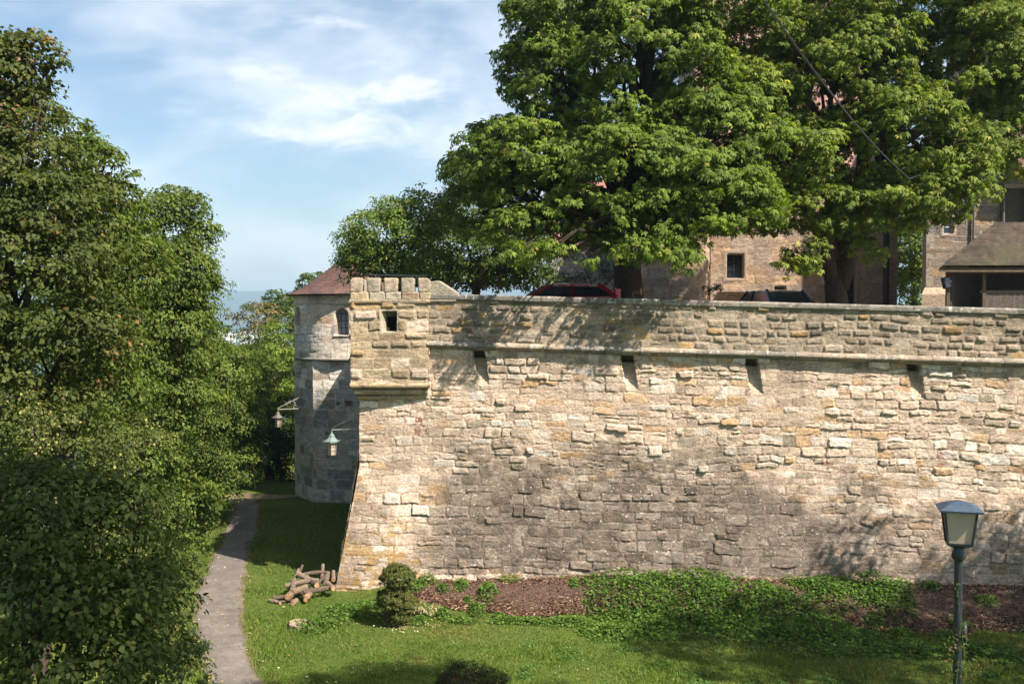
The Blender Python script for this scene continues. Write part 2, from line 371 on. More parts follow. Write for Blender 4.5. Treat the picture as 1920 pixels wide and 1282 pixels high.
x = mixc(nt, 1., attr(nt), ramp(nt, n, [(.3, .72), (.5, 1.), (.7, 1.4)]), 'MULTIPLY')
x = mixc(nt, 1., x, ramp(nt, n5, [(.3, .72), (.55, 1.), (.75, 1.45)]), 'MULTIPLY'); x = mixc(nt, 1., x, ramp(nt, n6, [(.3, .72), (.5, 1.), (.7, 1.15)]), 'MULTIPLY')
nt.links.new(x, b.inputs['Base Color']); b.inputs['Roughness'].default_value = .95; bump(nt, b, n5, .02, .6); ASPH = m
tag(npmesh('path', V, grid_faces(len(PL), nc_)[:, ::-1], ASPH, None, PC, smooth=True), kind='structure')
pathx = np.array([[(a.y + b_.y) / 2, a.x, b_.x] for a, b_ in PL]); pathx = pathx[np.argsort(pathx[:, 0])]
def on_path(x, y, mrg=0.0):
    l = np.interp(y, pathx[:, 0], pathx[:, 1]); r = np.interp(y, pathx[:, 0], pathx[:, 2])
    return (x > l - mrg) & (x < r + mrg) & (y < pathx[-1, 0] + mrg)
# worn earth at the far end of the path
m = m_plain('bare_earth', (.26, .20, .13), (.14, .12, .06), .95, .1, nscale=4, bmp=.02)
dv = []; nn = 36
dc = G(470, 936)
for i in range(nn):
    th = 2 * math.pi * i / nn; rr = 1 + .25 * math.sin(3 * th + 1) + .12 * math.sin(7 * th)
    x = dc.x + 1.5 * rr * math.cos(th); y = dc.y + .9 * rr * math.sin(th) + .5; dv.append((x, y, Hs(x, y) + .03))
dm = MB(); dm.add([(dc.x, dc.y + .5, Hs(dc.x, dc.y) + .034)] + dv, [(0, 1 + i, 1 + (i + 1) % nn) for i in range(nn)])
tag(dm.build('dirt_track', m), kind='structure')

# ------------------------------------------------------------------ the great wall
PAL = [((.60, .465, .345), 36), ((.64, .52, .40), 26), ((.46, .36, .27), 14), ((.55, .37, .215), 8), ((.50, .33, .17), 2), ((.74, .63, .51), 9), ((.38, .32, .235), 5)]
PALP = [((.37, .295, .21), 30), ((.31, .255, .185), 26), ((.24, .205, .155), 20), ((.42, .28, .14), 12), ((.44, .36, .27), 14)]
wall = empty('castle_wall', (WX, WY, 0), 'long sunlit sandstone rubble wall with a parapet, rising above the lawn', 'wall')
ZC0, ZC1, ZT0, ZT1, UL = 6.93, 6.43, 8.44, 7.94, 18.4
def zc(u): return ZC0 + (ZC1 - ZC0) * u / UL
def zt(u): return ZT0 + (ZT1 - ZT0) * u / UL
UMAX = 22.0
def wpos(u, z, out=0.0, flare=True):
    off = wall_off(z) if flare else 0.0
    x = WX + u * CA - off * np.clip(1 - u / 2.5, 0, 1) * 1.0 - out * SA
    y = WY - u * SA - off - out * CA
    return np.stack([x, y, z + 0 * u], -1)
u = np.arange(0, UMAX + .001, .0235); v = np.arange(-.35, 6.95, .0235); U2, V2 = np.meshgrid(u, v, indexing='ij')
Z2 = V2 * (zc(U2) / ZC0)
h, c, s, rr = masonry(U2, V2, seed=11, pal=PAL, prot=(-.002, .034), rough=.015, tilt=.035, hc=(.18, .33), wc=(.25, .72), mortar=(.005, .022), edge=.022, crack=.9, warp=1.5, split=.22)
h = h + .07 * (fbm(U2 * .55, V2 * .7, 44, 3) - .5)
# missing / deeply weathered stones and big rounded protruding ones
pit = (rr[..., 4] > .99) & (s > .3); h = h - np.where(pit, .04 * s, 0)
big = (rr[..., 3] > .97); h = h + np.where(big, .045 * s, 0)
wht = (rr[..., 8] > .955); c = np.where((wht & (s > .4))[..., None], c * .35 + np.array((.68, .64, .56)) * .65, c)
# plaster-like pointing that blurs the joints in patches
pl = sm(fbm(U2 * .7, V2 * .9, 41, 4) , .50, .62); h = h * (1 - .5 * pl); c = c * (1 - .25 * pl[..., None]) + np.array((.54, .42, .31)) * .25 * pl[..., None]
# brick repairs
for (bu, bz, bw, bh) in ((9.95 + 3.2, 3.95, .24, .12), (16.1, 4.1, .10, .4), (1.7, 4.75, .16, .35), (9.3, 5.3, .10, .22)):
    mk = ((((U2 - bu) / bw) ** 2 + ((V2 - bz) / bh) ** 2) < 2.2 * (vn(U2 * 11, V2 * 13, 3) - .25)) & ((V2 % .075) > .014) & (((U2 + .1 * ((V2 / .075).astype(int) & 1)) % .21) > .016)
    c = np.where(mk[..., None], np.array((.35, .19, .13)) * (.8 + .4 * vn(U2 * 20, V2 * 25, 5))[..., None], c)
# dark weathering of the lower half, lichen
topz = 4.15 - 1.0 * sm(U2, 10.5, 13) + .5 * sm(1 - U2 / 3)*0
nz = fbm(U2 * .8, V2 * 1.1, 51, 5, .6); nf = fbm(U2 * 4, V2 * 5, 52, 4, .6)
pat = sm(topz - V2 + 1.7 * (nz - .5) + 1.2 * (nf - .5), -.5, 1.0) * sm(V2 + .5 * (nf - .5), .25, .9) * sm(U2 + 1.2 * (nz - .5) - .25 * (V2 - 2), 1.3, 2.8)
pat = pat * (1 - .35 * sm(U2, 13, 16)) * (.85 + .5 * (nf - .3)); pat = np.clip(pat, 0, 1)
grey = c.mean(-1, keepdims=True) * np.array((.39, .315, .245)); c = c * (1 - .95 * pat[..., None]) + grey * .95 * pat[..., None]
ng = fbm(U2 * 2.2, V2 * 2.2, 57, 4, .6); c = c * (1 - .28 * sm(ng, .52, .68) * sm(5.5 - V2, 0, 2.5))[..., None]
yl = sm(2.3 - V2 + 2 * (nz - .5), 0, 1.1) * sm(2.2 - U2 + 1.5 * (nf - .5), 0, .9) * sm(nf, .47, .58)
c = c * (1 - .75 * yl[..., None]) + np.array((.40, .25, .08)) * .75 * yl[..., None]
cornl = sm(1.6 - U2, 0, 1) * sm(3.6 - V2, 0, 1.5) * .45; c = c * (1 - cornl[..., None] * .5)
dots = (fbm(U2 * 19, V2 * 19, 61, 2) > .835) & (pat > .25); c = np.where(dots[..., None], np.array((.55, .52, .45)), c)
streak = sm(fbm(U2 * 3.5, V2 * .35, 66, 3), .55, .75) * sm(V2, 5.2, 6.8); c = c * (1 - .35 * streak[..., None])
# four chutes under the string course
CH = []
for px in (898, 1177, 1411, 1716):
    q = P(px, 660, 28); uu = (q.x * 1.0 - WX) / CA
    for _ in range(3):
        Yw = WY - uu * SA; uu = ((px - 960) / F * Yw - WX) / CA
    CH.append(uu)
for uu in CH:
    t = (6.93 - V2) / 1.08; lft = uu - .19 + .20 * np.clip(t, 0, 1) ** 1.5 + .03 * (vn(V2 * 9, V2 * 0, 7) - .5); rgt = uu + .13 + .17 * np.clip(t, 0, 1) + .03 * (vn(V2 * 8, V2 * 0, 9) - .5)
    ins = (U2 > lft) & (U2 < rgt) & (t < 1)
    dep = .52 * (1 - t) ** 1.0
    dep = dep + .35 * sm(.27 - t, 0, .10); h = np.where(ins, -dep + .012 * (nf - .5), h); c = np.where(ins[..., None], np.array((.50, .40, .29)) * (.8 + .4 * nf)[..., None] * (1 - .6 * (t < .24))[..., None], c)  # upper end of each slot coloured darker, standing in for shade
nx = -SA; ny = -CA
ed = sm(U2, 0, .06); h = h * (.25 + .75 * ed)
jit = .03 * (fbm(V2 * 3, V2 * 0 + 1, 71, 3) - .5)
Pw = wpos(U2, Z2); Pw[..., 0] += nx * h + jit * (1 - ed); Pw[..., 1] += ny * h
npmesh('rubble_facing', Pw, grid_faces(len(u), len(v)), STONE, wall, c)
# parapet
u3 = np.arange(0, UMAX + .001, .0235); v3 = np.arange(0, 1.24, .0235); U3, V3 = np.meshgrid(u3, v3, indexing='ij')
h, c, s, rr = masonry(U3 + 50, V3, seed=23, pal=PALP, prot=(-.004, .012), rough=.010, tilt=.04, hc=(.19, .26), wc=(.26, .6), mortar=(.012, .045), edge=.016, boss=.028, mcol=(.40, .32, .235), split=.1, warp=.7, crack=.3, bfrac=.65, bmar=.032)
nz3 = fbm(U3 * 1.5, V3 * 3, 81, 4); c = c * (1 - .35 * sm(nz3, .45, .7))[..., None]; c = c * (1 - .3 * sm(V3, .8, 1.2) * sm(fbm(U3 * 2.5, V3 * 2, 83, 4), .35, .55))[..., None]
green = sm(fbm(U3 * 5, V3 * 6, 85, 3), .62, .7) * sm(V3, .5, 1.1); c = c * (1 - .4 * green[..., None]) + np.array((.13, .15, .07)) * .4 * green[..., None]
Z3 = zc(U3) + .17 + V3 * ((ZT0 - .12 - ZC0 - .17) / 1.222)
Pw = wpos(U3, Z3, 0, False); Pw[..., 0] += nx * h; Pw[..., 1] += ny * h
npmesh('parapet', Pw, grid_faces(len(u3), len(v3)), STONE, wall, c)
# string course: profile swept along the wall in blocks with weathered tops
def sweep(name, prof, zf, seed, palc, u0=0.0, u1=UMAX, blk=(.6, 1.3), parent=wall, wav=.006, wpf=None):
    wpf = wpf or wpos
    n = int((u1 - u0) / .03) + 1; uu = np.linspace(u0, u1, n); rg = np.random.RandomState(seed)
    e = [u0]
    while e[-1] < u1: e.append(e[-1] + rg.uniform(*blk))
    e = np.array(e); bi = np.searchsorted(e, uu, side='right') - 1; rb = rg.rand(len(e) + 1, 4); dj = np.abs(uu[:, None] - e[None, :]).min(1)
    # densify the profile
    pp = []
    for i in range(len(prof) - 1):
        k = max(1, int(math.hypot(prof[i + 1][0] - prof[i][0], prof[i + 1][1] - prof[i][1]) / .025))
        for t in range(k): pp.append((prof[i][0] + (prof[i + 1][0] - prof[i][0]) * t / k, prof[i][1] + (prof[i + 1][1] - prof[i][1]) * t / k))
    pp.append(prof[-1]); pp = np.array(pp); m_ = len(pp)
    UU = np.repeat(uu[:, None], m_, 1); O = np.repeat(pp[None, :, 0], n, 0); Zp = np.repeat(pp[None, :, 1], n, 0)
    j = np.exp(-(dj / .014) ** 2)[:, None]; nn_ = fbm(UU * 3, Zp * 6 + O * 6, seed, 4) - .5
    O = O * 1.0 + (O > .001) * (wav * 3 * nn_ + (rb[bi, 0] - .5)[:, None] * .016 - j * .012); Zq = Zp + (O > .001) * (wav * nn_ * 2 + (rb[bi, 1] - .5)[:, None] * .008)
    Pp = wpf(UU, Zq + zf(UU), O, False) if wpf is wpos else wpf(UU, Zq + zf(UU), O)
    ci_ = (rb[bi, 2] * len(palc)).astype(int); cc = np.array(palc)[np.minimum(ci_, len(palc) - 1)][:, None, :] * (1 + 1.0 * nn_)[..., None] * (1 - .5 * j)[..., None]
    sp_ = fbm(UU * 14, Zp * 14, seed + 3, 2) > .76; cc = np.where(sp_[..., None], np.array((.5, .48, .42)), cc)
    return npmesh(name, Pp, grid_faces(n, m_)[:, ::-1], STONE, parent, np.clip(cc, .01, .9))
GC = [(.27, .24, .19), (.24, .21, .17), (.30, .25, .19), (.22, .20, .165), (.33, .27, .2)]
sweep('string_course', [(-.03, .19), (.05, .185), (.165, .12), (.17, .05), (.12, .02), (.06, -.03), (.0, -.06), (-.03, -.06)], zc, 5, GC)
sweep('coping', [(-.62, .0), (-.6, .02), (.02, .02), (.055, .0), (.06, -.05), (.05, -.14), (.0, -.15), (-.02, -.15)], zt, 6, [(.22, .20, .165), (.26, .23, .19), (.19, .175, .15), (.3, .27, .22)], blk=(.7, 1.5))
# solid core and back of the wall, and the return that runs back to the round tower
cb_ = MB()
def wp(u_, z_, out_): 
    q = wpos(np.array([float(u_)]), np.array([float(z_)]), out_, False)[0]; return Vector(q)
for (a, b_) in ((0.02, UMAX),):
    cb_.add([wp(a + .62, -.4, -.7), wp(b_, -.4, -.7), wp(b_, zt(b_) - .02, -.7), wp(a + .62, zt(a) - .02, -.7), wp(a + .62, -.4, -1.3), wp(b_, -.4, -1.3), wp(b_, zt(b_) - .02, -.62), wp(a + .62, zt(a) - .02, -.62)],
            [(0, 1, 2, 3), (7, 6, 5, 4), (3, 2, 6, 7), (1, 5, 6, 2), (0, 3, 7, 4)], (.3, .26, .2))
cb_.build('wall_core', STONE, wall)
RX1, RY1, RTOP = -5.75, 41.6, 7.4
LR = math.hypot(RX1 - WX, RY1 - WY); rdx, rdy = (RX1 - WX) / LR, (RY1 - WY) / LR
u4 = np.arange(0, LR, .07); v4 = np.arange(-.3, RTOP + .01, .07); U4, V4 = np.meshgrid(u4, v4, indexing='ij')
h, c, s, rr = masonry(U4, V4, seed=31, pal=PAL, rough=.02)
h = h * sm(U4, 0, .1); off = wall_off(V4)
ft = np.clip(1 - U4 / .5, 0, 1)
ZV4 = V4 * (1 + (8.3 / RTOP - 1) * np.clip(1 - U4 / LR, 0, 1)); P4 = np.stack([WX + U4 * rdx - off - rdy * h * 1.0, WY + U4 * rdy - off * np.clip(1 - U4 / 6, 0, 1) + rdx * h, ZV4], -1)
npmesh('side_facing', P4, grid_faces(len(u4), len(v4))[:, ::-1], STONE, wall, c)
mb = MB(); mb.prism([(WX - .05, WY + .1, 8.3), (RX1 - .05, RY1, RTOP), (RX1 + .8, RY1, RTOP), (WX + .8, WY + .1, 8.3)], (0, 0, .12), (.3, .26, .2)); mb.build('side_coping', STONE, wall)

# ------------------------------------------------------------------ courtyard behind the wall
m = m_plain('courtyard_gravel', (.22, .19, .15), (.14, .12, .1), .95, .1, nscale=6, bmp=.02)
cy = MB(); CZ = 7.22
cy.prism([(WX + .6, WY + .75, 3.0), (40, WY - (40 - WX) * math.tan(AW) + .75, 3.0), (40, 75, 3.0), (RX1 + .6, 75, 3.0), (RX1 + .6, RY1, 3.0)], (0, 0, CZ - 3.0))
cy.build('courtyard', m)['kind'] = 'structure'

# ------------------------------------------------------------------ corner turret
TF = WY - .36; TX0, TX1 = (657 - 960) / F * TF, (801 - 960) / F * TF + .03
tur = empty('corner_turret', (TX0 + 1, TF, 5.4), 'square sandstone turret with five merlons corbelled out at the corner of the wall', 'turret')
PALT = [((.43, .335, .215), 30), ((.37, .295, .195), 24), ((.46, .315, .165), 14), ((.55, .445, .335), 16), ((.34, .255, .16), 10)]
tz0, tz1 = 5.82, 8.16
def turret_face(name, p0, p1, nrm, seed, window=False, du=.0215):
    L = math.hypot(p1[0] - p0[0], p1[1] - p0[1]); n = int(L / du) + 1; uu = np.linspace(0, L, n); vv = np.linspace(tz0, tz1, int((tz1 - tz0) / du) + 1)
    A, B = np.meshgrid(uu, vv, indexing='ij')
    h, c, s, rr = masonry(A, B, seed=seed, pal=PALT, hc=(.22, .36), wc=(.34, .8), split=.0, mortar=(.008, .02), edge=.015, prot=(0, .015), rough=.012, tilt=.05, boss=.034, mcol=(.47, .365, .25), warp=.5)
    st = sm(fbm(A * 1.2, B * 2, seed, 4), .45, .7); c = c * (1 - .25 * st[..., None])
    if window:
        wx0, wx1 = (722 - 657) / 66.3, (744 - 657) / 66.3; wz1, wz0 = P(0, 584, TF).z, P(0, 621, TF).z
        fr = (A > wx0 - .15) & (A < wx1 + .06) & (B > wz0 - .08) & (B < wz1 + .07)
        h = np.where(fr, .004, h); c = np.where(fr[..., None], np.array((.42, .36, .26)) * (.85 + .3 * fbm(A * 8, B * 8, 3))[..., None], c)
        spl = (A > wx0 - .10) & (A <= wx0 + .005) & (B > wz0 - .0) & (B < wz1); h = np.where(spl, -.16 * (A - wx0 + .10) / .10, h)
        ins = (A > wx0) & (A < wx1) & (B > wz0) & (B < wz1); h = np.where(ins, -.22, h); c = np.where(ins[..., None], np.array((.16, .13, .10)), c); ins = (A > wx0 + .025) & (A < wx1 - .025) & (B > wz0 + .025) & (B < wz1 - .025); h = np.where(ins, -.24, h); c = np.where(ins[..., None], np.array((.10, .08, .06)), c)  # reveal and inner edge coloured darker in place of shade
    eu = np.minimum(A, L - A); h = h * np.where(h > -.1, .3 + .7 * sm(eu, 0, .05), 1)
    X = p0[0] + (p1[0] - p0[0]) * A / L + nrm[0] * h; Y = p0[1] + (p1[1] - p0[1]) * A / L + nrm[1] * h
    fq = grid_faces(n, len(vv))
    if window: fq = fq[~ins.ravel()[fq].all(1)]
    return npmesh(name, np.stack([X, Y, B], -1), fq, STONE, tur, c)
TD = 2.6
mb = MB(); _a, _b, _c, _d = (719 - 960) / F * TF, (747 - 960) / F * TF, P(0, 625, TF).z, P(0, 580, TF).z; mb.box(_a + .02, _b - .02, TF + .245, TF + .33, _c, _d); mb.build('painted_shade_box', DARK, tur)  # solid black box whose colour stands in for the unlit room
turret_face('ashlar_front', (TX0, TF), (TX1, TF), (0, -1), 42, True)
turret_face('ashlar_flank', (TX1, TF), (TX1, TF + .5), (1, 0), 43)
turret_face('ashlar_flank', (TX0, TF + TD), (TX0, TF), (-1, 0), 44)
mb = MB(); mb.prism([(TX0 + .02, TF + TD - .02, tz0 + .3), (TX1 - .02, TF + TD - .02, tz0 + .3), (TX1 - .02, TF + TD - .02, tz1), (TX0 + .02, TF + TD - .02, tz1)], (0, -.1, 0), (.35, .3, .22)); mb.build('back_wall', STONE, tur)
# corbel rolls
def ring_sweep(name, prof, ins, seed, palc, zb):
    """profile swept round left flank and front; ins = inset of the base line"""
    x0, x1, yf = TX0 + ins, TX1 - ins * .3, TF + ins
    pts = []; L1 = 1.3; L2 = x1 - x0; tot = L1 + L2 + .35
    n = int(tot / .03); ss = np.linspace(0, tot, n); ss = np.sort(np.concatenate([ss, [L1 - 1e-3, L1 + 1e-3, L1 + L2 - 1e-3, L1 + L2 + 1e-3]]))
    ppf = []
    for i in range(len(prof) - 1):
        k = max(1, int(math.hypot(prof[i + 1][0] - prof[i][0], prof[i + 1][1] - prof[i][1]) / .02))
        for t in range(k): ppf.append((prof[i][0] + (prof[i + 1][0] - prof[i][0]) * t / k, prof[i][1] + (prof[i + 1][1] - prof[i][1]) * t / k))
    ppf.append(prof[-1]); ppf = np.array(ppf)
    SS = np.repeat(ss[:, None], len(ppf), 1); O = np.repeat(ppf[None, :, 0], len(ss), 0); Z = np.repeat(ppf[None, :, 1], len(ss), 0) + zb
    nn_ = fbm(SS * 5, Z * 9, seed, 4) - .5; O = O + .022 * nn_
    j = np.exp(-(((SS + seed) % .62 - .31) / .008) ** 2); O = O - .01 * j
    X = np.where(SS < L1, x0 - O, np.where(SS < L1 + L2, x0 + (SS - L1), x1 + O)); Y = np.where(SS < L1, yf + (L1 - SS), np.where(SS < L1 + L2, yf - O, yf + (SS - L1 - L2)))
    d = SS - L1; near = np.clip(1 - np.abs(d) / .0015, 0, 1) > 0; X = np.where(near, x0 - O, X); Y = np.where(near, yf - O, Y)
    d = SS - L1 - L2; near = np.abs(d) < .0015; X = np.where(near, x1 + O, X); Y = np.where(near, yf - O, Y)
    cc = np.array(palc)[np.minimum((vn(SS * 1.6, SS * 0, seed) * len(palc)).astype(int), len(palc) - 1)] * (1 + .9 * nn_ - .5 * j)[..., None]
    return npmesh(name, np.stack([X, Y, Z], -1), grid_faces(len(ss), len(ppf)), STONE, tur, np.clip(cc, .01, .9))
def roll(r, out, n=8): return [(-.12, 0)] + [(out - r + r * math.cos(a), r + r * math.sin(a)) for a in np.linspace(-math.pi / 2, math.pi / 2, n)] + [(-.12, 2 * r)]
OC = [(.42, .31, .17), (.38, .30, .19), (.44, .33, .19), (.36, .29, .2)]
ring_sweep('corbel', roll(.085, .05), 0.0, 3, OC, tz0 - .12); ring_sweep('corbel', roll(.08, .0), .055, 4, OC, tz0 - .30); ring_sweep('corbel', roll(.07, .0), .16, 5, OC, tz0 - .45)
mb = MB(); mb.box(TX0 + .3, TX1, TF + .3, TF + 1.5, tz0 - .5, tz0 + .02, (.36, .29, .19)); mb.build('corbel_core', STONE, tur)
ring_sweep('merlon_ledge', [(-.1, 0), (.035, .0), (.045, .05), (.045, .09), (.0, .13), (-.1, .13)], 0.0, 6, [(.31, .25, .17), (.35, .27, .17), (.27, .22, .16)], tz1 - .04)
# merlons
mz0, mz1, mzt = tz1 + .07, P(0, 545, TF).z, P(0, 521, TF).z
def stoneblock(name, x0, x1, y0, y1, z0, z1, seed, cc, parent, chL=0, chR=0, n=10):
    mbx = MB(); rg = np.random.RandomState(seed); d = .03
    V = []; Fs = []; xs = np.linspace(x0, x1, n + 1); zs = np.linspace(z0, z1, n + 1)
    def top(x):  # chamfered outer shoulders
        t = z1
        if chL and x < x0 + chL: t = z1 - (x0 + chL - x) * .9
        if chR and x > x1 - chR: t = z1 - (x - x1 + chR) * .9
        return t
    for side in (0, 1):
        for i, x in enumerate(xs):
            for k in range(n + 1):
                z = z0 + (top(x) - z0) * k / n
                q = fbm(np.array([x * 9]), np.array([z * 9]), seed, 3)[0] - .5; e = min(i, n - i, n - k)
                y = (y0 - .02 * q * 1.6 + (.015 if e == 0 else 0)) if side == 0 else y1
                V.append((x + .01 * (vn(z * 20, x, seed) - .5) if i in (0, n) else x, y, z))
    m_ = (n + 1) ** 2
    for i in range(n):
        for k in range(n):
            a = i * (n + 1) + k; Fs.append((a, a + n + 1, a + n + 2, a + 1)); a += m_; Fs.append((a + 1, a + n + 2, a + n + 1, a))
    for i in range(n):
        a = i * (n + 1) + n; b = a + n + 1; Fs.append((a, b, b + m_, a + m_)); a = i * (n + 1); b = a + n + 1; Fs.append((b, a, a + m_, b + m_))
        a = i; Fs.append((a, a + 1, a + 1 + m_, a + m_)); a = n * (n + 1) + i; Fs.append((a + 1, a, a + m_, a + 1 + m_))
    g_ = np.array([fbm(np.array([v_[0] * 5]), np.array([v_[2] * 5]), seed + 7, 4)[0] for v_ in V])
    dk = np.clip((np.array([v_[2] for v_ in V]) - z0) / (z1 - z0), 0, 1)
    c_ = np.array(cc)[None, :] * (.55 + .9 * g_)[:, None]
    return npmesh(name, V, Fs, STONE, parent, c_)
mxs = [(656, 680), (688, 713), (720, 746), (752, 777), (784, 807)]
for i, (a, b_) in enumerate(mxs):
    x0, x1 = (a - 960) / F * TF, (b_ - 960) / F * TF
    stoneblock('merlon', x0, x1, TF - .01, TF + .32, mz1 - .04, mzt, 60 + i, (.33, .28, .21) if i % 2 else (.37, .30, .215), tur, .09 if i == 0 else .02, .09 if i == 4 else .02)
cuts = [656, 692, 722, 752, 786, 807]
for i in range(5):
    x0, x1 = (cuts[i] - 960) / F * TF + .004, (cuts[i + 1] - 960) / F * TF - .004
    stoneblock('breastwork', x0, x1, TF - .015 - .004 * (i % 2), TF + .33, mz0, mz1 - .03, 70 + i, [(.43, .34, .21), (.38, .33, .25), (.41, .35, .26), (.30, .22, .15), (.42, .34, .22)][i], tur)
for k, (px_) in enumerate((0,)):
    for i in range(4):   # flank merlons, left side
        y0 = TF + .5 + i * .55; mbx = MB(); mbx.box(TX0 - .02, TX0 + .3, y0, y0 + .38, mz1 - .04, mzt - .02, (.38, .33, .26)); mbx.build('merlon', STONE, tur, bevel=.03)
mbx = MB(); mbx.box(TX0 - .015, TX0 + .3, TF + .34, TF + TD, mz0, mz1 - .03, (.38, .33, .25)); mbx.build('breastwork', STONE, tur)
mbx = MB(); mbx.box(TX0 + .3, TX1, TF + .34, TF + TD, tz1 - .1, tz1 + .05, (.3, .26, .2)); mbx.build('platform', STONE, tur)
mbx = MB(); rzz = mzt + .06
mbx.tube([(P(681, 0, TF + .15).x, TF + .15, rzz + .03), (P(740, 0, TF + .15).x, TF + .15, rzz + .015), (P(798, 0, TF + .15).x, TF + .15, rzz)], .018, 6)
for px_ in (704, 768): mbx.tube([(P(px_, 0, TF + .15).x, TF + .15, mzt - .1), (P(px_, 0, TF + .15).x, TF + .15, rzz + .02)], .012, 6)
mbx.build('railing', METAL, tur)
# gabled end block of the parapet beside the turret
def wxy(px, out):
    uu = 2.0
    for _ in range(4): uu = ((px - 960) / F * (WY - uu * SA) - WX) / CA
    return wp(uu, 0, out)
mbx = MB(); pts = []
for (px_, py_) in ((803, 566), (803, 529), (822, 526), (856, 548), (856, 566)):
    q = wxy(px_, .05); q.z = P(px_, py_, q.y).z; pts.append(q)
mbx.prism(pts[::-1], (SA * .55, CA * .55, 0), (.33, .29, .22)); mbx.build('gabled_coping_block', STONE, wall, bevel=.02)

# ------------------------------------------------------------------ round tower
TCX, TCY, TR = (665 - 960) / F * 43.5, 43.5, 2.56
tow = empty('round_tower', (TCX, TCY, 0), 'pale stone round tower with a conical red tiled roof behind the turret', 'tower')
PALR = [((.60, .52, .42), 34), ((.64, .57, .47), 24), ((.55, .46, .35), 16), ((.50, .38, .28), 10), ((.36, .33, .29), 12)]
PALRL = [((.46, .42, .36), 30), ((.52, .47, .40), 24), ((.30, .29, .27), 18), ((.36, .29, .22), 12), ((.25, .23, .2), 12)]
def apos(az, r): return TCX + math.sin(az) * r, TCY - math.cos(az) * r
def zt_(py): return P(0, py, 41.2).z
zdr0, zdr1 = zt_(673), zt_(551)
na_ = 560; az = np.linspace(-math.pi, math.pi, na_); vv = np.arange(zdr0, zdr1, .035); A, B = np.meshgrid(az, vv, indexing='ij')
h, c, s, rr = masonry(A * TR + 20, B, seed=91, pal=PALR, hc=(.36, .46), wc=(.4, .75), split=.1, mortar=(.004, .01), edge=.012, prot=(0, .008), rough=.008, tilt=.02, mcol=(.48, .43, .36), warp=.25, crack=.5)
pk = sm(fbm(A * 1.6, B * 1.4, 14, 3), .5, .6) * sm(B, 7.0, 7.8); c = c * (1 - .5 * pk[..., None]) + np.array((.55, .36, .24)) * .5 * pk[..., None]
WINS = [(math.asin((569.5 - 665) / 110), zt_(626), zt_(575), .30), (math.asin((659 - 665) / 110), zt_(628), zt_(579), .27), (math.radians(55), zt_(628), zt_(579), .27)]
hole = np.zeros_like(A, bool)
for (wa, wz0, wz1, hw) in WINS:
    du_ = (A - wa) * TR; top = wz1 - hw + np.sqrt(np.clip(hw ** 2 - du_ ** 2, 0, None)); ins = (np.abs(du_) < hw) & (B > wz0) & (B < top)
    h = np.where(ins, -.45, h); c = np.where(ins[..., None], np.array((.30, .26, .21)), c)
    sill = (np.abs(du_) < hw + .07) & (B > wz0 - .08) & (B <= wz0); h = np.where(sill, .05, h)
cr = (zdr1 - B) < .42; h = h + np.where(cr & ((zdr1 - B) > .34), .05, 0) + np.where((zdr1 - B) <= .34, .03, 0)
X = TCX + np.sin(A) * (TR + h); Y = TCY - np.cos(A) * (TR + h)
npmesh('drum', np.stack([X, Y, B], -1), grid_faces(na_, len(vv)), STONE_F, tow, c)
for i, (wa, wz0, wz1, hw) in enumerate(WINS):
    x, y = apos(wa, TR - .40); mtx = Matrix.Translation((x, y, 0)) @ Matrix.Rotation(wa, 4, 'Z')
    pts = [(-hw, 0, wz0), (hw, 0, wz0)] + [(hw * math.cos(t), 0, wz1 - hw + hw * math.sin(t)) for t in np.linspace(0, math.pi, 9)]
    mbx = MB(); mbx.prism([mtx @ Vector(p_) for p_ in pts], mtx.to_3x3() @ Vector((0, .03, 0))); wo = mbx.build('window', PALEPANE if i == 1 else PANE, tow)
    mbx = MB()
    for xx in (-hw * .98, -hw * .35, hw * .35, hw * .98): mbx.box(xx - .012, xx + .012, -.03, -.003, wz0, wz1 - .12, m=mtx)
    for zz in np.linspace(wz0, wz1 - .2, 4): mbx.box(-hw, hw, -.028, -.004, zz - .012, zz + .012, m=mtx)
    mbx.build('glazing_bars', METAL, wo)
# ledge between drum and octagon
mbx = MB(); mbx.lathe([(TR - .3, zdr0 - .07), (TR + .02, zdr0 - .06), (TR + .05, zdr0 - .02), (TR + .04, zdr0 + .03), (TR - .02, zdr0 + .045)], TCX, TCY, 72, (.33, .3, .26)); mbx.build('ledge', STONE_F, tow)
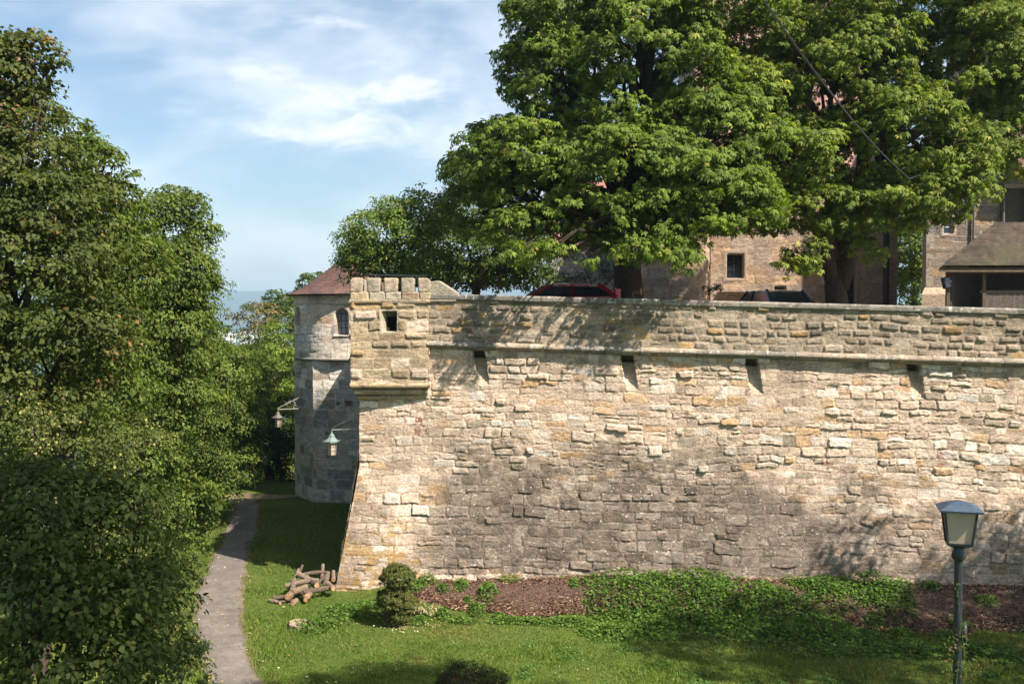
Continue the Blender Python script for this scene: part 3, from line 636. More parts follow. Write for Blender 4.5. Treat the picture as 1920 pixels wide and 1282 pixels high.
# octagonal base
va = [R(-33 + 45 * k) for k in range(8)]; V = []; NU = 0
for k in range(8):
    a0, a1 = va[k], va[(k + 1) % 8]
    p0, p1 = apos(a0, TR + .02), apos(a1, TR + .02); L = math.hypot(p1[0] - p0[0], p1[1] - p0[1])
    uu = np.linspace(0, L, 56); vv = np.arange(-.6, zdr0 - .03, .035); A, B = np.meshgrid(uu, vv, indexing='ij')
    h, c, s, rr = masonry(A + k * L, B, seed=93, pal=PALRL if k > 100 else PALRL, hc=(.34, .46), wc=(.35, .8), split=.15, mortar=(.006, .014), edge=.016, prot=(-.01, .014), rough=.010, tilt=.03, mcol=(.45, .41, .35), warp=.3, crack=.5)
    c = c * (1 + .30 * sm(B, 3.6, 5.2))[..., None]  # upper part coloured lighter to strengthen its sunlit look
    h = h * sm(np.minimum(A, L - A), 0, .04)
    nrm = (math.sin((a0 + (a1 if a1 > a0 else a1 + 2 * math.pi)) / 2), -math.cos((a0 + (a1 if a1 > a0 else a1 + 2 * math.pi)) / 2))
    if k == 7:  # squinch niche under the drum, left facet
        du_ = A - L * .28; ins = (np.abs(du_) < .24) & (B < zdr0 - .25 ) & (B > zdr0 - .9) & (np.abs(du_) < (B - zdr0 + .95) * .7); h = np.where(ins, -.35, h)
    if k == 0:
        for (uu_, zz_, rw_, rh_) in ((1.55, zt_(757), .16, .09),): h = np.where((np.abs(A - uu_) < rw_) & (np.abs(B - zz_) < rh_), -.4, h)
    for (uu_, zz_) in ((L * .55, zt_(757)), (L * .3, zt_(815))): h = np.where(((A - uu_) ** 2 + (B - zz_) ** 2) < .08 ** 2, -.2, h)
    X = p0[0] + (p1[0] - p0[0]) * A / L + nrm[0] * h; Y = p0[1] + (p1[1] - p0[1]) * A / L + nrm[1] * h
    fs_ = grid_faces(len(uu), len(vv)); V.append((np.stack([X, Y, B], -1).reshape(-1, 3), fs_ + NU, c.reshape(-1, 3))); NU += X.size
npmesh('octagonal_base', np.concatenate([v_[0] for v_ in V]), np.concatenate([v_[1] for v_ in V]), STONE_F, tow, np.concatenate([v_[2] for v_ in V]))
# conical roof with bell-cast eaves
prof_r = np.array([2.86, 2.5, 2.1, 1.6, 1.0, .5, .04]); prof_z = zdr1 + np.array([-.02, .15, .38, .74, 1.2, 1.65, 2.1])
sl = np.concatenate([[0], np.cumsum(np.hypot(np.diff(prof_r), np.diff(prof_z)))]); tt = np.arange(0, sl[-1], .03)
A, B = np.meshgrid(np.linspace(-math.pi, math.pi, 720), tt, indexing='ij')
rr_ = np.interp(B, sl, prof_r); zz_ = np.interp(B, sl, prof_z); h, c = tiles(A * 2.4, B, 17, tw=.18, th=.16, base=(.11, .060, .047), base2=(.075, .052, .045), p2=.35)
npmesh('tiled_roof', np.stack([TCX + np.sin(A) * (rr_ + h * .6), TCY - np.cos(A) * (rr_ + h * .6), zz_ + h * .8], -1), grid_faces(720, len(tt)), TILE, tow, c)
mbx = MB(); mbx.lathe([(2.5, zdr1 - .04), (2.84, zdr1 - .07), (2.88, zdr1 - .03), (2.84, zdr1 - .02), (2.5, zdr1 + .0)], TCX, TCY, 64, (.03, .03, .03)); mbx.build('eaves_board', METAL, tow)

# ------------------------------------------------------------------ wall lanterns on brackets
BRKT = m_plain('pale_weathered_bracket', (.36, .34, .30), (.22, .20, .17), .6, .4, nscale=30)
def wall_lantern(px, py, Y, wallpx, scale, label, copper, seed):
    """px,py: top of the lantern roof in the photograph; bracket runs to wallpx"""
    c0 = P(px, py, Y); q = P(wallpx, py, Y); root = empty('wall_lantern', c0, label, 'lantern', 'lanterns on iron brackets')
    hw = .19 * scale; X, Yc, Z = c0
    arm = MB(); a = Vector((X, Yc, Z + .10)); b_ = Vector((q.x + .08, Yc, Z + .13))
    arm.tube([a, b_], .024, 6); up = Vector((q.x + .08, Yc, Z + .75 * scale)); arm.tube([a + Vector((0, 0, .05)), up], .02, 6)
    for t in (.42, .58):
        p_ = a.lerp(up, t) + Vector((0, 0, .03)); arm.tube([p_ + Vector((math.cos(k * .785) * .055, 0, math.sin(k * .785) * .055)) for k in range(9)], .010, 5)
    for k in range(2): # scrolls by the wall
        pz = b_ + Vector((-.12, 0, .1 + k * .25)); arm.tube([pz + Vector((math.cos(j * .6) * (.02 + .012 * j), 0, math.sin(j * .6) * (.02 + .012 * j))) for j in range(9)], .014, 5)
    arm.tube([(X, Yc, Z + .12), (X, Yc, Z - .02)], .012, 6); arm.build('bracket', BRKT, root)
    rf = MB(); rf.lathe([(hw * 1.45, Z - .34 * scale), (hw * 1.5, Z - .30 * scale), (hw * .85, Z - .2 * scale), (hw * .6, Z - .13 * scale), (hw * .62, Z - .10 * scale), (hw * .3, Z - .03 * scale), (.02, Z + .02)], X, Yc, 6, rot=.5)
    for k in range(6):
        th = k * math.pi / 3 + .5; e = Vector((X + hw * 1.45 * math.cos(th), Yc + hw * 1.45 * math.sin(th), Z - .32 * scale)); rf.tube([e, e + Vector((math.cos(th) * .05, math.sin(th) * .05, .06))], [.015, .006], 5)
    rf.build('lantern_roof', copper, root)
    gl = MB(); gl.lathe([(hw * .78, Z - .80 * scale), (hw * .98, Z - .34 * scale)], X, Yc, 6, rot=.5); gl.build('glass', GLASSM, root)
    fr = MB()
    for k in range(6):
        th = k * math.pi / 3 + .5; fr.tube([(X + hw * .8 * math.cos(th), Yc + hw * .8 * math.sin(th), Z - .81 * scale), (X + hw * 1.0 * math.cos(th), Yc + hw * 1.0 * math.sin(th), Z - .33 * scale)], .010, 5)
    for zz, rr__ in ((-.81, .82), (-.65, .89), (-.5, .95)):
        fr.tube([(X + hw * rr__ * math.cos(k * math.pi / 3 + .5), Yc + hw * rr__ * math.sin(k * math.pi / 3 + .5), Z + zz * scale) for k in range(7)], .007, 5)
    fr.build('cage', IRON, root)
wall_lantern(622, 812, 28.9, 672, .78, 'green copper lantern on a scrolled iron bracket at the wall corner', VERD, 1)
wall_lantern(521, 772, 41.5, 556, .78, 'small grey lantern on a bracket at the left side of the round tower', IRON, 2)

# ------------------------------------------------------------------ lawn lamp post, right
LY = 14.0; c0 = P(1798, 1000, LY); LX = c0.x; zz = lambda py: P(1798, py, LY).z
lp = empty('lamp_post', (LX, LY, Hs(LX, LY)), 'dark lamp post with a square tapered lantern standing on the shaded lawn', 'lamp post')
mbx = MB(); mbx.lathe([(.085, -.1), (.085, .9), (.06, 1.0), (.056, zz(1040)), (.05, zz(1030))], LX, LY, 16); mbx.build('post', METAL, lp, smooth=False, bevel=0)
mbx = MB(); mbx.lathe([(.04, zz(1052)), (.085, zz(1047)), (.10, zz(1040)), (.085, zz(1033)), (.07, zz(1030)), (.065, zz(1020)), (.08, zz(1012))], LX, LY, 20); mbx.build('collar', METAL, lp, smooth=True)
mt = Matrix.Translation((LX, LY, 0)) @ Matrix.Rotation(R(-17), 4, 'Z')
zb, ztp = zz(1018), zz(955); hb, ht = .155, .21
def frus(mb, h0, z0, h1, z1, c=(1, 1, 1)):
    vs_ = [mt @ Vector((sx * h0, sy * h0, z0)) for sx, sy in ((-1, -1), (1, -1), (1, 1), (-1, 1))] + [mt @ Vector((sx * h1, sy * h1, z1)) for sx, sy in ((-1, -1), (1, -1), (1, 1), (-1, 1))]
    mb.add(vs_, [(3, 2, 1, 0), (4, 5, 6, 7), (0, 1, 5, 4), (1, 2, 6, 5), (2, 3, 7, 6), (3, 0, 4, 7)], c)
mbx = MB(); frus(mbx, hb - .012, zb, ht - .012, ztp); mbx.build('glass', GLASSM, lp)
mbx = MB(); frus(mbx, .05, zz(1027), hb + .015, zb - .004); frus(mbx, hb + .015, zb - .003, hb + .018, zb + .025)
for sx, sy in ((-1, -1), (1, -1), (1, 1), (-1, 1)):
    a, b_ = mt @ Vector((sx * hb, sy * hb, zb)), mt @ Vector((sx * ht, sy * ht, ztp)); mbx.tube([a, b_], .017, 4)
mbx.build('lantern_frame', METAL, lp)
mbx = MB(); frus(mbx, .275, ztp - .005, .28, ztp + .02); frus(mbx, .275, ztp + .021, .16, ztp + .085); frus(mbx, .16, ztp + .086, .01, ztp + .135)
ROOFM = m_plain('sky_tinted_lamp_roof', (.05, .075, .11), (.035, .055, .085), .45, .5, nscale=20, bmp=.001); mbx.build('lantern_roof', ROOFM, lp)  # bluish base colour carries the sky light on the lamp roof
mbx = MB(); qx = P(1811, 1187, LY).x; mbx.lathe([(.02, -.02), (.13, -.02), (.135, 0), (.13, .02), (.02, .02)], 0, 0, 20)
o = mbx.build('fuse_box', METAL, lp, world=False); o.parent = lp; o.matrix_parent_inverse = Matrix(); o.location = (qx - LX, .02, zz(1187) - Hs(LX, LY)); o.rotation_euler = (R(90), R(20), R(62)); o.scale = (1, 1.15, 1)

# overhead cable
cab = MB(); pa, pb = P(1412, -25, 12.5), P(1705, 335, 26.5); pc = P(1746, 322, 39.9); pts = []
for t in np.linspace(0, 1, 24):
    q = pa.lerp(pb, t); q.z -= .35 * math.sin(math.pi * t) * .6; pts.append(q)
pts.append(pc); cab.tube(pts, .014, 6); tag(cab.build('overhead_cable', METAL), 'black overhead cable running down across the crown of the right chestnut', 'cable')

# ------------------------------------------------------------------ castle buildings behind the trees
def stone_panel(name, x0, x1, Y, z0, z1, seed, pal, parent, holes=(), res=.05, hc=(.34, .5), wc=(.5, 1.0), tint=1.0, slant=0.0):
    n = int((x1 - x0) / res) + 2; m_ = int((z1 - z0) / res) + 2; A, B = np.meshgrid(np.linspace(x0, x1, n), np.linspace(z0, z1, m_), indexing='ij')
    h, c, s, rr = masonry(A, B, seed=seed, pal=pal, hc=hc, wc=wc, split=.1, mortar=(.004, .012), edge=.02, prot=(0, .012), rough=.01, tilt=.03, mcol=(.33, .26, .19), warp=.3)
    c = c * tint
    for (a, b_, q0, q1) in holes:
        fr = (A > a - .16) & (A < b_ + .16) & (B > q0 - .14) & (B < q1 + .16); h = np.where(fr, .03, h); c = np.where(fr[..., None], np.array((.32, .25, .18)), c)
        ins = (A > a) & (A < b_) & (B > q0) & (B < q1); h = np.where(ins, -.32, h)
    return npmesh(name, np.stack([A, Y + (A - x0) * slant - h, B], -1), grid_faces(n, m_), STONE_F, parent, c)
PALB = [((.42, .30, .20), 30), ((.38, .27, .18), 24), ((.36, .28, .21), 16), ((.45, .31, .19), 16), ((.32, .25, .19), 14)]
def window(root, x0, x1, Y, z0, z1, nx=2, nz=3, mat=PANE, barm=METAL, inset=.27):
    a = MB(); a.box(x0, x1, Y + inset, Y + inset + .02, z0, z1); wo = a.build('window', mat, root); a = MB()
    for i in range(nx + 1): xx = x0 + (x1 - x0) * i / nx; a.box(xx - .02, xx + .02, Y + inset - .04, Y + inset - .003, z0, z1)
    for i in range(nz + 1): q = z0 + (z1 - z0) * i / nz; a.box(x0, x1, Y + inset - .037, Y + inset - .006, q - .02, q + .02)
    a.build('glazing_bars', barm, wo); return wo
BY = 46.0; X0, X1 = P(1335, 0, BY).x, P(1688, 0, BY).x; ZE = 14.6
main = empty('castle_building', ((X0 + X1) / 2, BY, CZ), 'brown sandstone castle building with a steep pink tiled roof behind the chestnut trunks', 'building')
def rect(px0, py0, px1, py1, Y): return (P(px0, 0, Y).x, P(px1, 0, Y).x, P(0, py1, Y).z, P(0, py0, Y).z)
hl = [rect(1366, 476, 1397, 521, BY), rect(1367, 376, 1392, 416, BY), rect(1592, 512, 1609, 575, BY), rect(1457, 538, 1476, 560, BY), rect(1480, 340, 1510, 390, BY)]
stone_panel('front_wall', X0, X1, BY, CZ, ZE, 101, PALB, main, hl)
for k, r_ in enumerate(hl): window(main, r_[0], r_[1], BY, r_[2], r_[3], 2, 3)
a = MB(); a.box(X0, X1 - .01, BY + .35, BY + 9, CZ, ZE - .05, (.33, .26, .19)); a.prism([(X1 - .01, BY, CZ), (X1 - .01, BY + .4, CZ), (X1 - .01, BY + .4, ZE), (X1 - .01, BY, ZE)], (-.3, 0, 0), (.35, .27, .2)); a.build('wall_mass', STONE_F, main)
# steep roof
n = int((X1 - X0 + .8) / .07); sl_l = 13.0; m_ = int(sl_l / .06); A, B = np.meshgrid(np.linspace(X0 - .3, X1 + .3, n), np.linspace(0, sl_l, m_), indexing='ij')
h, c = tiles(A, B, 5, tw=.2, th=.18, base=(.25, .145, .118), base2=(.19, .12, .105), p2=.35, var=.3); th_ = R(58)
npmesh('tiled_roof', np.stack([A, BY - .35 + B * math.cos(th_) - h * math.sin(th_), ZE - .1 + B * math.sin(th_) + h * math.cos(th_)], -1), grid_faces(n, m_), TILE, main, c)
a = MB(); yr = BY - .35 + sl_l * math.cos(th_); zr = ZE - .1 + sl_l * math.sin(th_)
a.prism([(X0, BY, ZE - .1), (X0, 2 * yr - BY, ZE - .1), (X0, yr, zr - .35)], (X1 - X0, 0, 0), (.33, .26, .19)); a.build('gable', STONE_F, main)
a = MB(); a.tube([(P(1665, 0, BY).x, BY - .12, CZ), (P(1665, 0, BY).x, BY - .12, ZE)], .13, 10); a.build('downpipe', METAL, main)
a = MB(); zz2 = P(0, 545, BY).z; a.box(P(1352, 0, BY).x, P(1416, 0, BY).x, BY - .5, BY - .04, zz2 - .06, zz2 + .05, (.3, .25, .2)); a.build('door_canopy', STONE_F, main)
# round stair turret and grey wing
rt = empty('stair_turret', (P(1265, 0, 44).x, 44, CZ), 'shaded round stone stair turret at the left end of the castle building', 'turret')
rx = P(1265, 0, 44).x; rR = 68 / F * 44; az = np.linspace(-math.pi, math.pi, 200); vv = np.arange(CZ, 14, .06); A, B = np.meshgrid(az, vv, indexing='ij')
h, c, s, rr = masonry(A * rR + 9, B, seed=111, pal=PALB, hc=(.4, .5), wc=(.6, 1.0), split=0, mortar=(.003, .01), edge=.01, prot=(0, .004), rough=.006, mcol=(.36, .30, .23), warp=.2)
npmesh('drum', np.stack([rx + np.sin(A) * (rR + h), 44.2 - np.cos(A) * (rR + h), B], -1), grid_faces(200, len(vv)), STONE_F, rt, c)
a = MB(); a.lathe([(rR + .25, 13.95), (rR + .2, 14.05), (.05, 18.0)], rx, 44.2, 40, (.3, .17, .13)); a.build('roof', TILE, rt)
wg = empty('castle_wing', (P(1120, 0, 47).x, 47, CZ), 'low grey plastered wing seen under the left chestnut behind the red car', 'building')
xa, xb = P(1032, 0, 47).x, P(1210, 0, 47).x
stone_panel('front_wall', xa, xb, 47, CZ, 11.2, 121, [((.38, .36, .33), 1), ((.40, .38, .34), 1)], wg, [], res=.1)
a = MB(); a.box(xa, xb, 47.35, 53, CZ, 11.15, (.36, .34, .31)); a.prism([(xa, 46.7, 11.1), (xa, 53.4, 11.1), (xa, 50, 14.5)], (xb - xa, 0, 0), (.28, .14, .11)); a.build('wall_mass', STONE_F, wg)

# building on the right edge
QY = 40.0; qx0 = P(1742, 0, QY).x; qx1 = qx0 + 9
rb_ = empty('gatehouse', (qx0 + 3, QY, CZ), 'tall grey brown stone building at the right edge behind the open shed', 'building')
PALQ = [((.20, .165, .13), 30), ((.23, .18, .125), 24), ((.18, .16, .135), 20), ((.25, .18, .11), 12)]
hq = [rect(1775, 413, 1791, 438, QY), rect(1889, 352, 1935, 432, QY)]
stone_panel('front_wall', qx0, qx1, QY, CZ, 15.6, 131, PALQ, rb_, hq, res=.045)
WFR = m_plain('white_window_frame', (.55, .56, .56), None, .6, .3, bmp=0)
window(rb_, hq[0][0], hq[0][1], QY, hq[0][2], hq[0][3], 1, 2, PANE, WFR, .1); BROWNPANEL = m_plain('brown_window_panel', (.085, .07, .045), (.06, .05, .035), .7, .2, nscale=6); window(rb_, hq[1][0], hq[1][1], QY, hq[1][2], hq[1][3], 1, 1, BROWNPANEL)  # tall window filled with a matt brown panel instead of glass
a = MB(); a.prism([(qx0 + .02, QY + .34, CZ), (qx1, QY + .34, CZ), (qx1, QY + 8, CZ), (qx0 + 4, QY + 8, CZ)], (0, 0, 15.5 - CZ), (.3, .26, .21)); a.prism([(qx0 + .01, QY, CZ), (qx0 + .01, QY + .4, CZ), (qx0 + .01, QY + .4, 15.6), (qx0 + .01, QY, 15.6)], (.3, 0, 0), (.3, .26, .2)); a.build('wall_mass', STONE_F, rb_)
a = MB(); zb1 = P(0, 552, QY).z; a.prism([(qx0 - .28, QY - .3, CZ), (qx0 - .28, QY - .3, zb1), (qx0 - .05, QY - .03, zb1 + .28), (qx0 - .05, QY - .03, CZ)], (4, 0, 0), (.36, .28, .2)); a.build('plinth', STONE_F, rb_)
a = MB(); xd = P(1829, 0, QY).x; a.tube([(xd, QY - .1, CZ), (xd, QY - .1, 13.2)], .05, 8); xd = P(1884, 0, QY).x; a.tube([(xd, QY - .12, CZ), (xd, QY - .12, 13.6)], .06, 8); a.build('downpipe', IRON, rb_)
n = 150; m_ = 40; xr0 = P(1893, 0, QY).x; A, B = np.meshgrid(np.linspace(xr0, xr0 + 6, n), np.linspace(0, 2.4, m_), indexing='ij'); h, c = tiles(A, B, 8, base=(.18, .09, .07)); zq = P(0, 322, QY).z
npmesh('bay_roof', np.stack([A, QY - 1.0 + B * .45 - h, zq + B * .85 + h], -1), grid_faces(n, m_), TILE, rb_, c)
up = stone_panel('upper_wall', P(1896, 0, QY + 1).x, qx1, QY + .5, 15.0, 22, 133, PALQ, rb_, [], res=.08)
a = MB(); a.box(P(1897, 0, QY + 1).x, qx1, QY + .86, QY + 7, 15.4, 22, (.3, .26, .2)); a.build('upper_mass', STONE_F, rb_)

# open shed with a mossy tiled roof
SY = 35.0; sx0 = P(1768, 0, SY).x; sx1 = sx0 + 7
sh = empty('open_shed', (sx0 + 2, SY, CZ), 'low timber shed with a mossy brown tiled roof at the right edge', 'shed')
ze = P(0, 501, SY).z; ztop = P(0, 418, SY + 2.4).z
# roof plane: eaves in front, verge slopes up to the right at its left end (hip)
n = 150; m_ = 60; A, B = np.meshgrid(np.linspace(0, 1, n), np.linspace(0, 1, m_), indexing='ij')
XL = sx0 + 3.1 * B; XR = sx1 + 0 * B; Xr = XL + (XR - XL) * A; slen = math.hypot(2.4, ztop - ze)
h, c = tiles(Xr, B * slen, 12, tw=.19, th=.22, lift=.085, base=(.058, .042, .031), base2=(.04, .034, .024), p2=.5, var=.6)
mo = sm(fbm(Xr * 1.1, B * 3, 7, 4), .45, .65); c = c * (1 - .45 * mo[..., None]) + np.array((.07, .068, .03)) * .45 * mo[..., None]
npmesh('tiled_roof', np.stack([Xr, SY + 2.4 * B - h * .7, ze + (ztop - ze) * B + h * .8], -1), grid_faces(n, m_), TILE, sh, c)
a = MB(); a.add([(sx0, SY, ze - .02), (sx0 + 2.9, SY + 3.8, ze - .02), (sx0 + 3.1, SY + 2.4, ztop - .02)], [(0, 1, 2)][::-1], (.14, .10, .07)); a.prism([(sx0 + .02, SY + .02, ze - .16), (sx1, SY + .02, ze - .16), (sx1, SY + .05, ze - .02), (sx0 + .02, SY + .05, ze - .02)], (0, .05, 0), (.10, .075, .05)); a.build('hip_and_fascia', WOOD, sh)
a = MB(); DWD = (.055, .045, .035)
pxs = (1785, 1853, 1990)
for px_ in pxs: x = P(px_, 0, SY + .4).x; a.box(x - .06, x + .06, SY + .4, SY + .52, CZ, ze - .05, (.09, .07, .05))
a.box(P(1785, 0, SY + .4).x, sx1, SY + .41, SY + .51, ze - .22, ze - .08, (.08, .065, .05)); a.build('posts', WOOD, sh)
a = MB(); xw = P(1856, 0, SY + .42).x; zw = P(0, 546, SY + .42).z; k = 0
while xw < sx1: a.box(xw, xw + .115, SY + .44, SY + .465, CZ, zw + .0 * k, (.085, .075, .06) if k % 2 else (.10, .085, .07)); xw += .12; k += 1
a.box(P(1856, 0, SY).x, sx1, SY + .415, SY + .438, zw - .06, zw + .03, (.11, .09, .07)); a.build('board_wall', WOOD, sh)
a = MB(); xA = P(1787, 0, SY + .6).x; a.box(xA + 1.5, sx1, SY + 2.3, SY + 2.4, CZ, ze + .8, DWD); a.prism([(xA, SY + .55, CZ), (xA + .06, SY + .55, CZ), (xA + 1.56, SY + 2.3, CZ), (xA + 1.5, SY + 2.3, CZ)], (0, 0, ze - .1 - CZ), DWD); a.build('inner_walls', WOOD, sh)
fl = empty('floodlight', P(1774, 530, SY + .3), 'black floodlight fixed at the left corner of the shed', 'floodlight')
a = MB(); mq = Matrix.Translation(P(1774, 530, SY + .3)) @ Matrix.Rotation(R(-14), 4, 'Y') @ Matrix.Rotation(R(25), 4, 'Z'); a.box(-.14, .14, -.07, .07, -.2, .2, m=mq, bev=.02); a.build('housing', METAL, fl)
a = MB(); a.box(-.11, .11, -.085, -.072, -.16, .16, m=mq); a.build('lens', PANE, fl)
a = MB(); a.tube([P(1760, 519, SY + .25), P(1768, 521, SY + .3), P(1784, 528, SY + .45)], .02, 6); a.build('arm', WFR, fl)

# ------------------------------------------------------------------ cars
def car(name, loc, rz, paint, label, L=4.1, Wd=1.7, Ht=1.48, hatch=True, waist=0.0):
    root = empty(name, loc, label, 'car', None, rz)
    kw = dict(parent=root, world=False)
    hw = Wd / 2; x0, x1 = -L / 2, L / 2     # nose at -x
    lower = [(x0, .32), (x0 + .02, .62), (x0 + .25, .76 + waist * .4), (x0 + 1.05, .92 + waist), (x1 - .35, .96 + waist), (x1 - .02, .88 + waist), (x1, .35), (x1 - .1, .22), (x0 + .12, .22)]
    a = MB()
    secs = [(-hw + .09, -.035), (-hw, 0), (hw, 0), (hw - .09, -.035)]
    vs_ = []; n = len(lower)
    for (y, s_) in secs:
        for (x, z) in lower: vs_.append((x * (1 + s_ * .6), y, z if z < .5 else z + s_ * .5))
    fs_ = [tuple(range(n)), tuple(range(4 * n - 1, 3 * n - 1, -1))] + [(k * n + (i + 1) % n, k * n + i, (k + 1) * n + i, (k + 1) * n + (i + 1) % n) for k in range(3) for i in range(n)]
    a.add(vs_, fs_); a.build('body', paint, bevel=.03, smooth=False, **kw)
    xs = [x0 + 1.0, x0 + 1.75, x1 - .75 if hatch else x1 - 1.2, x1 - .12 if hatch else x1 - .55]; zr = Ht
    def ring(y_b, y_t, zz0, zz1, e=0): return [(xs[0] + e, y_b, zz0), (xs[1] + e * .5, y_t, zz1), (xs[2] - e * .5, y_t, zz1 - .02), (xs[3] - e, y_b, zz0)]
    gl = MB(); A_ = ring(-hw + .07, -hw + .20, .93 + waist, zr - .05); B_ = ring(hw - .07, hw - .20, .93 + waist, zr - .05)
    gl.add(A_ + B_, [(0, 1, 2, 3), (7, 6, 5, 4), (0, 4, 5, 1), (3, 2, 6, 7), (1, 5, 6, 2), (0, 3, 7, 4)]); gl.build('windows', PANE, bevel=.02, **kw)
    rf = MB(); rx0, rx1 = xs[1] - .03, xs[2] + .06
    rows = []
    for t in np.linspace(0, 1, 9):
        x = rx0 + (rx1 - rx0) * t; cz = zr - .055 + .05 * math.sin(math.pi * min(1, .15 + t * .8))
        rows.append([(x, y, cz - .035 * (y / (hw - .2)) ** 2) for y in np.linspace(-hw + .18, hw - .18, 7)])
    vs_ = [p for r_ in rows for p in r_]; vs2 = [(p[0], p[1], p[2] - .10) for p in vs_]; fs_ = []
    for i in range(8):
        for k in range(6): q = i * 7 + k; fs_.append((q, q + 7, q + 8, q + 1)); fs_.append((q + 64, q + 71, q + 70, q + 63))
    bd = [k for k in range(7)] + [7 * i + 6 for i in range(1, 9)] + [56 + k for k in range(5, -1, -1)] + [7 * i for i in range(7, 0, -1)]
    for i in range(len(bd)): p_, q_ = bd[i], bd[(i + 1) % len(bd)]; fs_.append((q_, p_, p_ + 63, q_ + 63))
    rf.add(vs_ + vs2, fs_); rf.build('roof', paint, smooth=False, **kw)
    for s_ in (-1, 1):
        for (xa_, xb_) in ((xs[0], xs[1]), (x0 + 2.35, x0 + 2.38), (xs[3], xs[2])):
            pl_ = MB(); pl_.tube([(xa_, s_ * (hw - .065), .92 + waist), (xb_, s_ * (hw - .19), zr - .045)], .035 if xa_ != xs[3] else .07, 6); pl_.build('pillar', paint, **kw)
    for s_ in (-1, 1):
        m1 = MB(); m1.box(x0 + 1.22, x0 + 1.34, s_ * (hw + .06) - .09, s_ * (hw + .06) + .09, .93, 1.07, bev=.03); m1.build('mirror', paint, **kw)
        t1 = MB(); t1.box(x1 - .17, x1 - .0, s_ * (hw - .11) - .09, s_ * (hw - .11) + .09, .72 + waist, (1.2 + waist) if waist else .98, bev=.02); t1.build('tail_light', REDL, **kw)
        t1 = MB(); t1.box(x0 - .01, x0 + .2, s_ * (hw - .22) - .16, s_ * (hw - .22) + .16, .58, .72, bev=.02); t1.build('headlight', CHROME, **kw)
        for xw_ in (x0 + .75, x1 - .75):
            wt = Matrix.Translation((xw_, s_ * (hw - .1), .31)) @ Matrix.Rotation(R(90), 4, 'X')
            t1 = MB(); t1.lathe([(.2, -.1), (.3, -.1), (.315, -.06), (.315, .06), (.3, .1), (.2, .1)], 0, 0, 24); t1.v = [tuple(wt @ Vector(v_)) for v_ in t1.v]; tw = t1.build('wheel', RUBBER, **kw)
            t1 = MB(); t1.lathe([(.05, -.108), (.19, -.102), (.2, -.08), (.2, .08), (.19, .102), (.05, .108)], 0, 0, 20); t1.v = [tuple(wt @ Vector(v_)) for v_ in t1.v]; t1.build('rim', CHROME, parent=tw, world=False)
    pt = MB(); pt.box(x1 - .02, x1 + .012, -.26, .26, .55, .66); pt.build('number_plate', WFR, **kw)
    return root
q = P(1062, 560, 33.2); car('hatchback_car', (q.x - .3, 33.6, CZ + .01), R(8), REDP, 'red car parked behind the parapet under the left chestnut', L=4.0, Ht=1.63, waist=.25)
q = P(1470, 560, 34); car('estate_car', (q.x, 36.0, CZ + .01), R(-82), BLACKP, 'black car parked behind the parapet left of the forked chestnut trunk', L=4.3, Ht=1.46)

# ------------------------------------------------------------------ foliage
def unit(a): return a / np.maximum(np.linalg.norm(a, axis=-1, keepdims=True), 1e-9)
def simple_leaves(C, Nn, Ax, Ln, wd=.32, droop=.25, fold=.12):
    """one folded kite per leaf"""
    Nn = unit(Nn); Ax = unit(Ax - Nn * (Ax * Nn).sum(-1, keepdims=True)); W = np.cross(Nn, Ax); L = Ln[:, None]
    v0 = C; tip = C + Ax * L - Nn * L * droop; mid = C + Ax * L * .45
    l = mid - W * L * wd + Nn * L * fold * .5 ; r = mid + W * L * wd + Nn * L * fold * .5
    V = np.stack([v0, r, tip, l], 1).reshape(-1, 3); Fq = np.arange(len(C) * 4).reshape(-1, 4); return V, Fq, 4
def palmate_leaves(C, Nn, Ax, Ln, rg, k=6):
    Nn = unit(Nn); Ax = unit(Ax - Nn * (Ax * Nn).sum(-1, keepdims=True)); W = np.cross(Nn, Ax); n = len(C)
    th = np.linspace(-1.9, 1.9, k)[None, :] + rg.uniform(-.15, .15, (n, k)); L = Ln[:, None] * (1 - .32 * np.abs(th) / 1.9)
    d = Ax[:, None] * np.cos(th)[..., None] + W[:, None] * np.sin(th)[..., None]; wv = -Ax[:, None] * np.sin(th)[..., None] + W[:, None] * np.cos(th)[..., None]
    N3 = Nn[:, None]; Lx = L[..., None]; c = C[:, None] + 0 * d
    dr = rg.uniform(.25, .75, (n, 1, 1))
    mid = c + d * Lx * .62 - N3 * Lx * dr * .28; tip = c + d * Lx * .97 - N3 * Lx * dr
    l = mid - wv * Lx * .19 + N3 * Lx * .03; r = mid + wv * Lx * .19 + N3 * Lx * .03
    V = np.stack([c, r, tip, l], 2).reshape(-1, 3); return V, np.arange(len(V)).reshape(-1, 4), 4 * k
def crown_points(lobes, dens, rg, inner=.45, zmin=None, power=.5, rag=1.1):
    """clump centres spread through a union of ellipsoids, most of them near the skin; returns centre + outward direction"""
    Cs, Os = [], []
    for (c, r) in lobes:
        c = np.array(c, float); r = np.array(r, float); area = 4 * math.pi * ((((r[0] * r[1]) ** 1.6 + (r[0] * r[2]) ** 1.6 + (r[1] * r[2]) ** 1.6) / 3) ** (1 / 1.6))
        n = max(3, int(area * dens)); d = unit(rg.normal(size=(n, 3))); d[:, 2] = np.abs(d[:, 2]) * np.where(rg.rand(n) < .30, -1, 1)
        t = inner + (1 - inner) * rg.rand(n) ** power; p = c + d * r * t[:, None] * rg.uniform(.86, rag, (n, 1)); Cs.append(p); Os.append(unit(d / r))
    Cs = np.concatenate(Cs); Os = np.concatenate(Os); k = np.ones(len(Cs), bool)
    for (c, r) in lobes: k &= (((Cs - np.array(c)) / np.array(r)) ** 2).sum(1) > .12
    if zmin is not None: k &= Cs[:, 2] > zmin
    return Cs[k], Os[k]
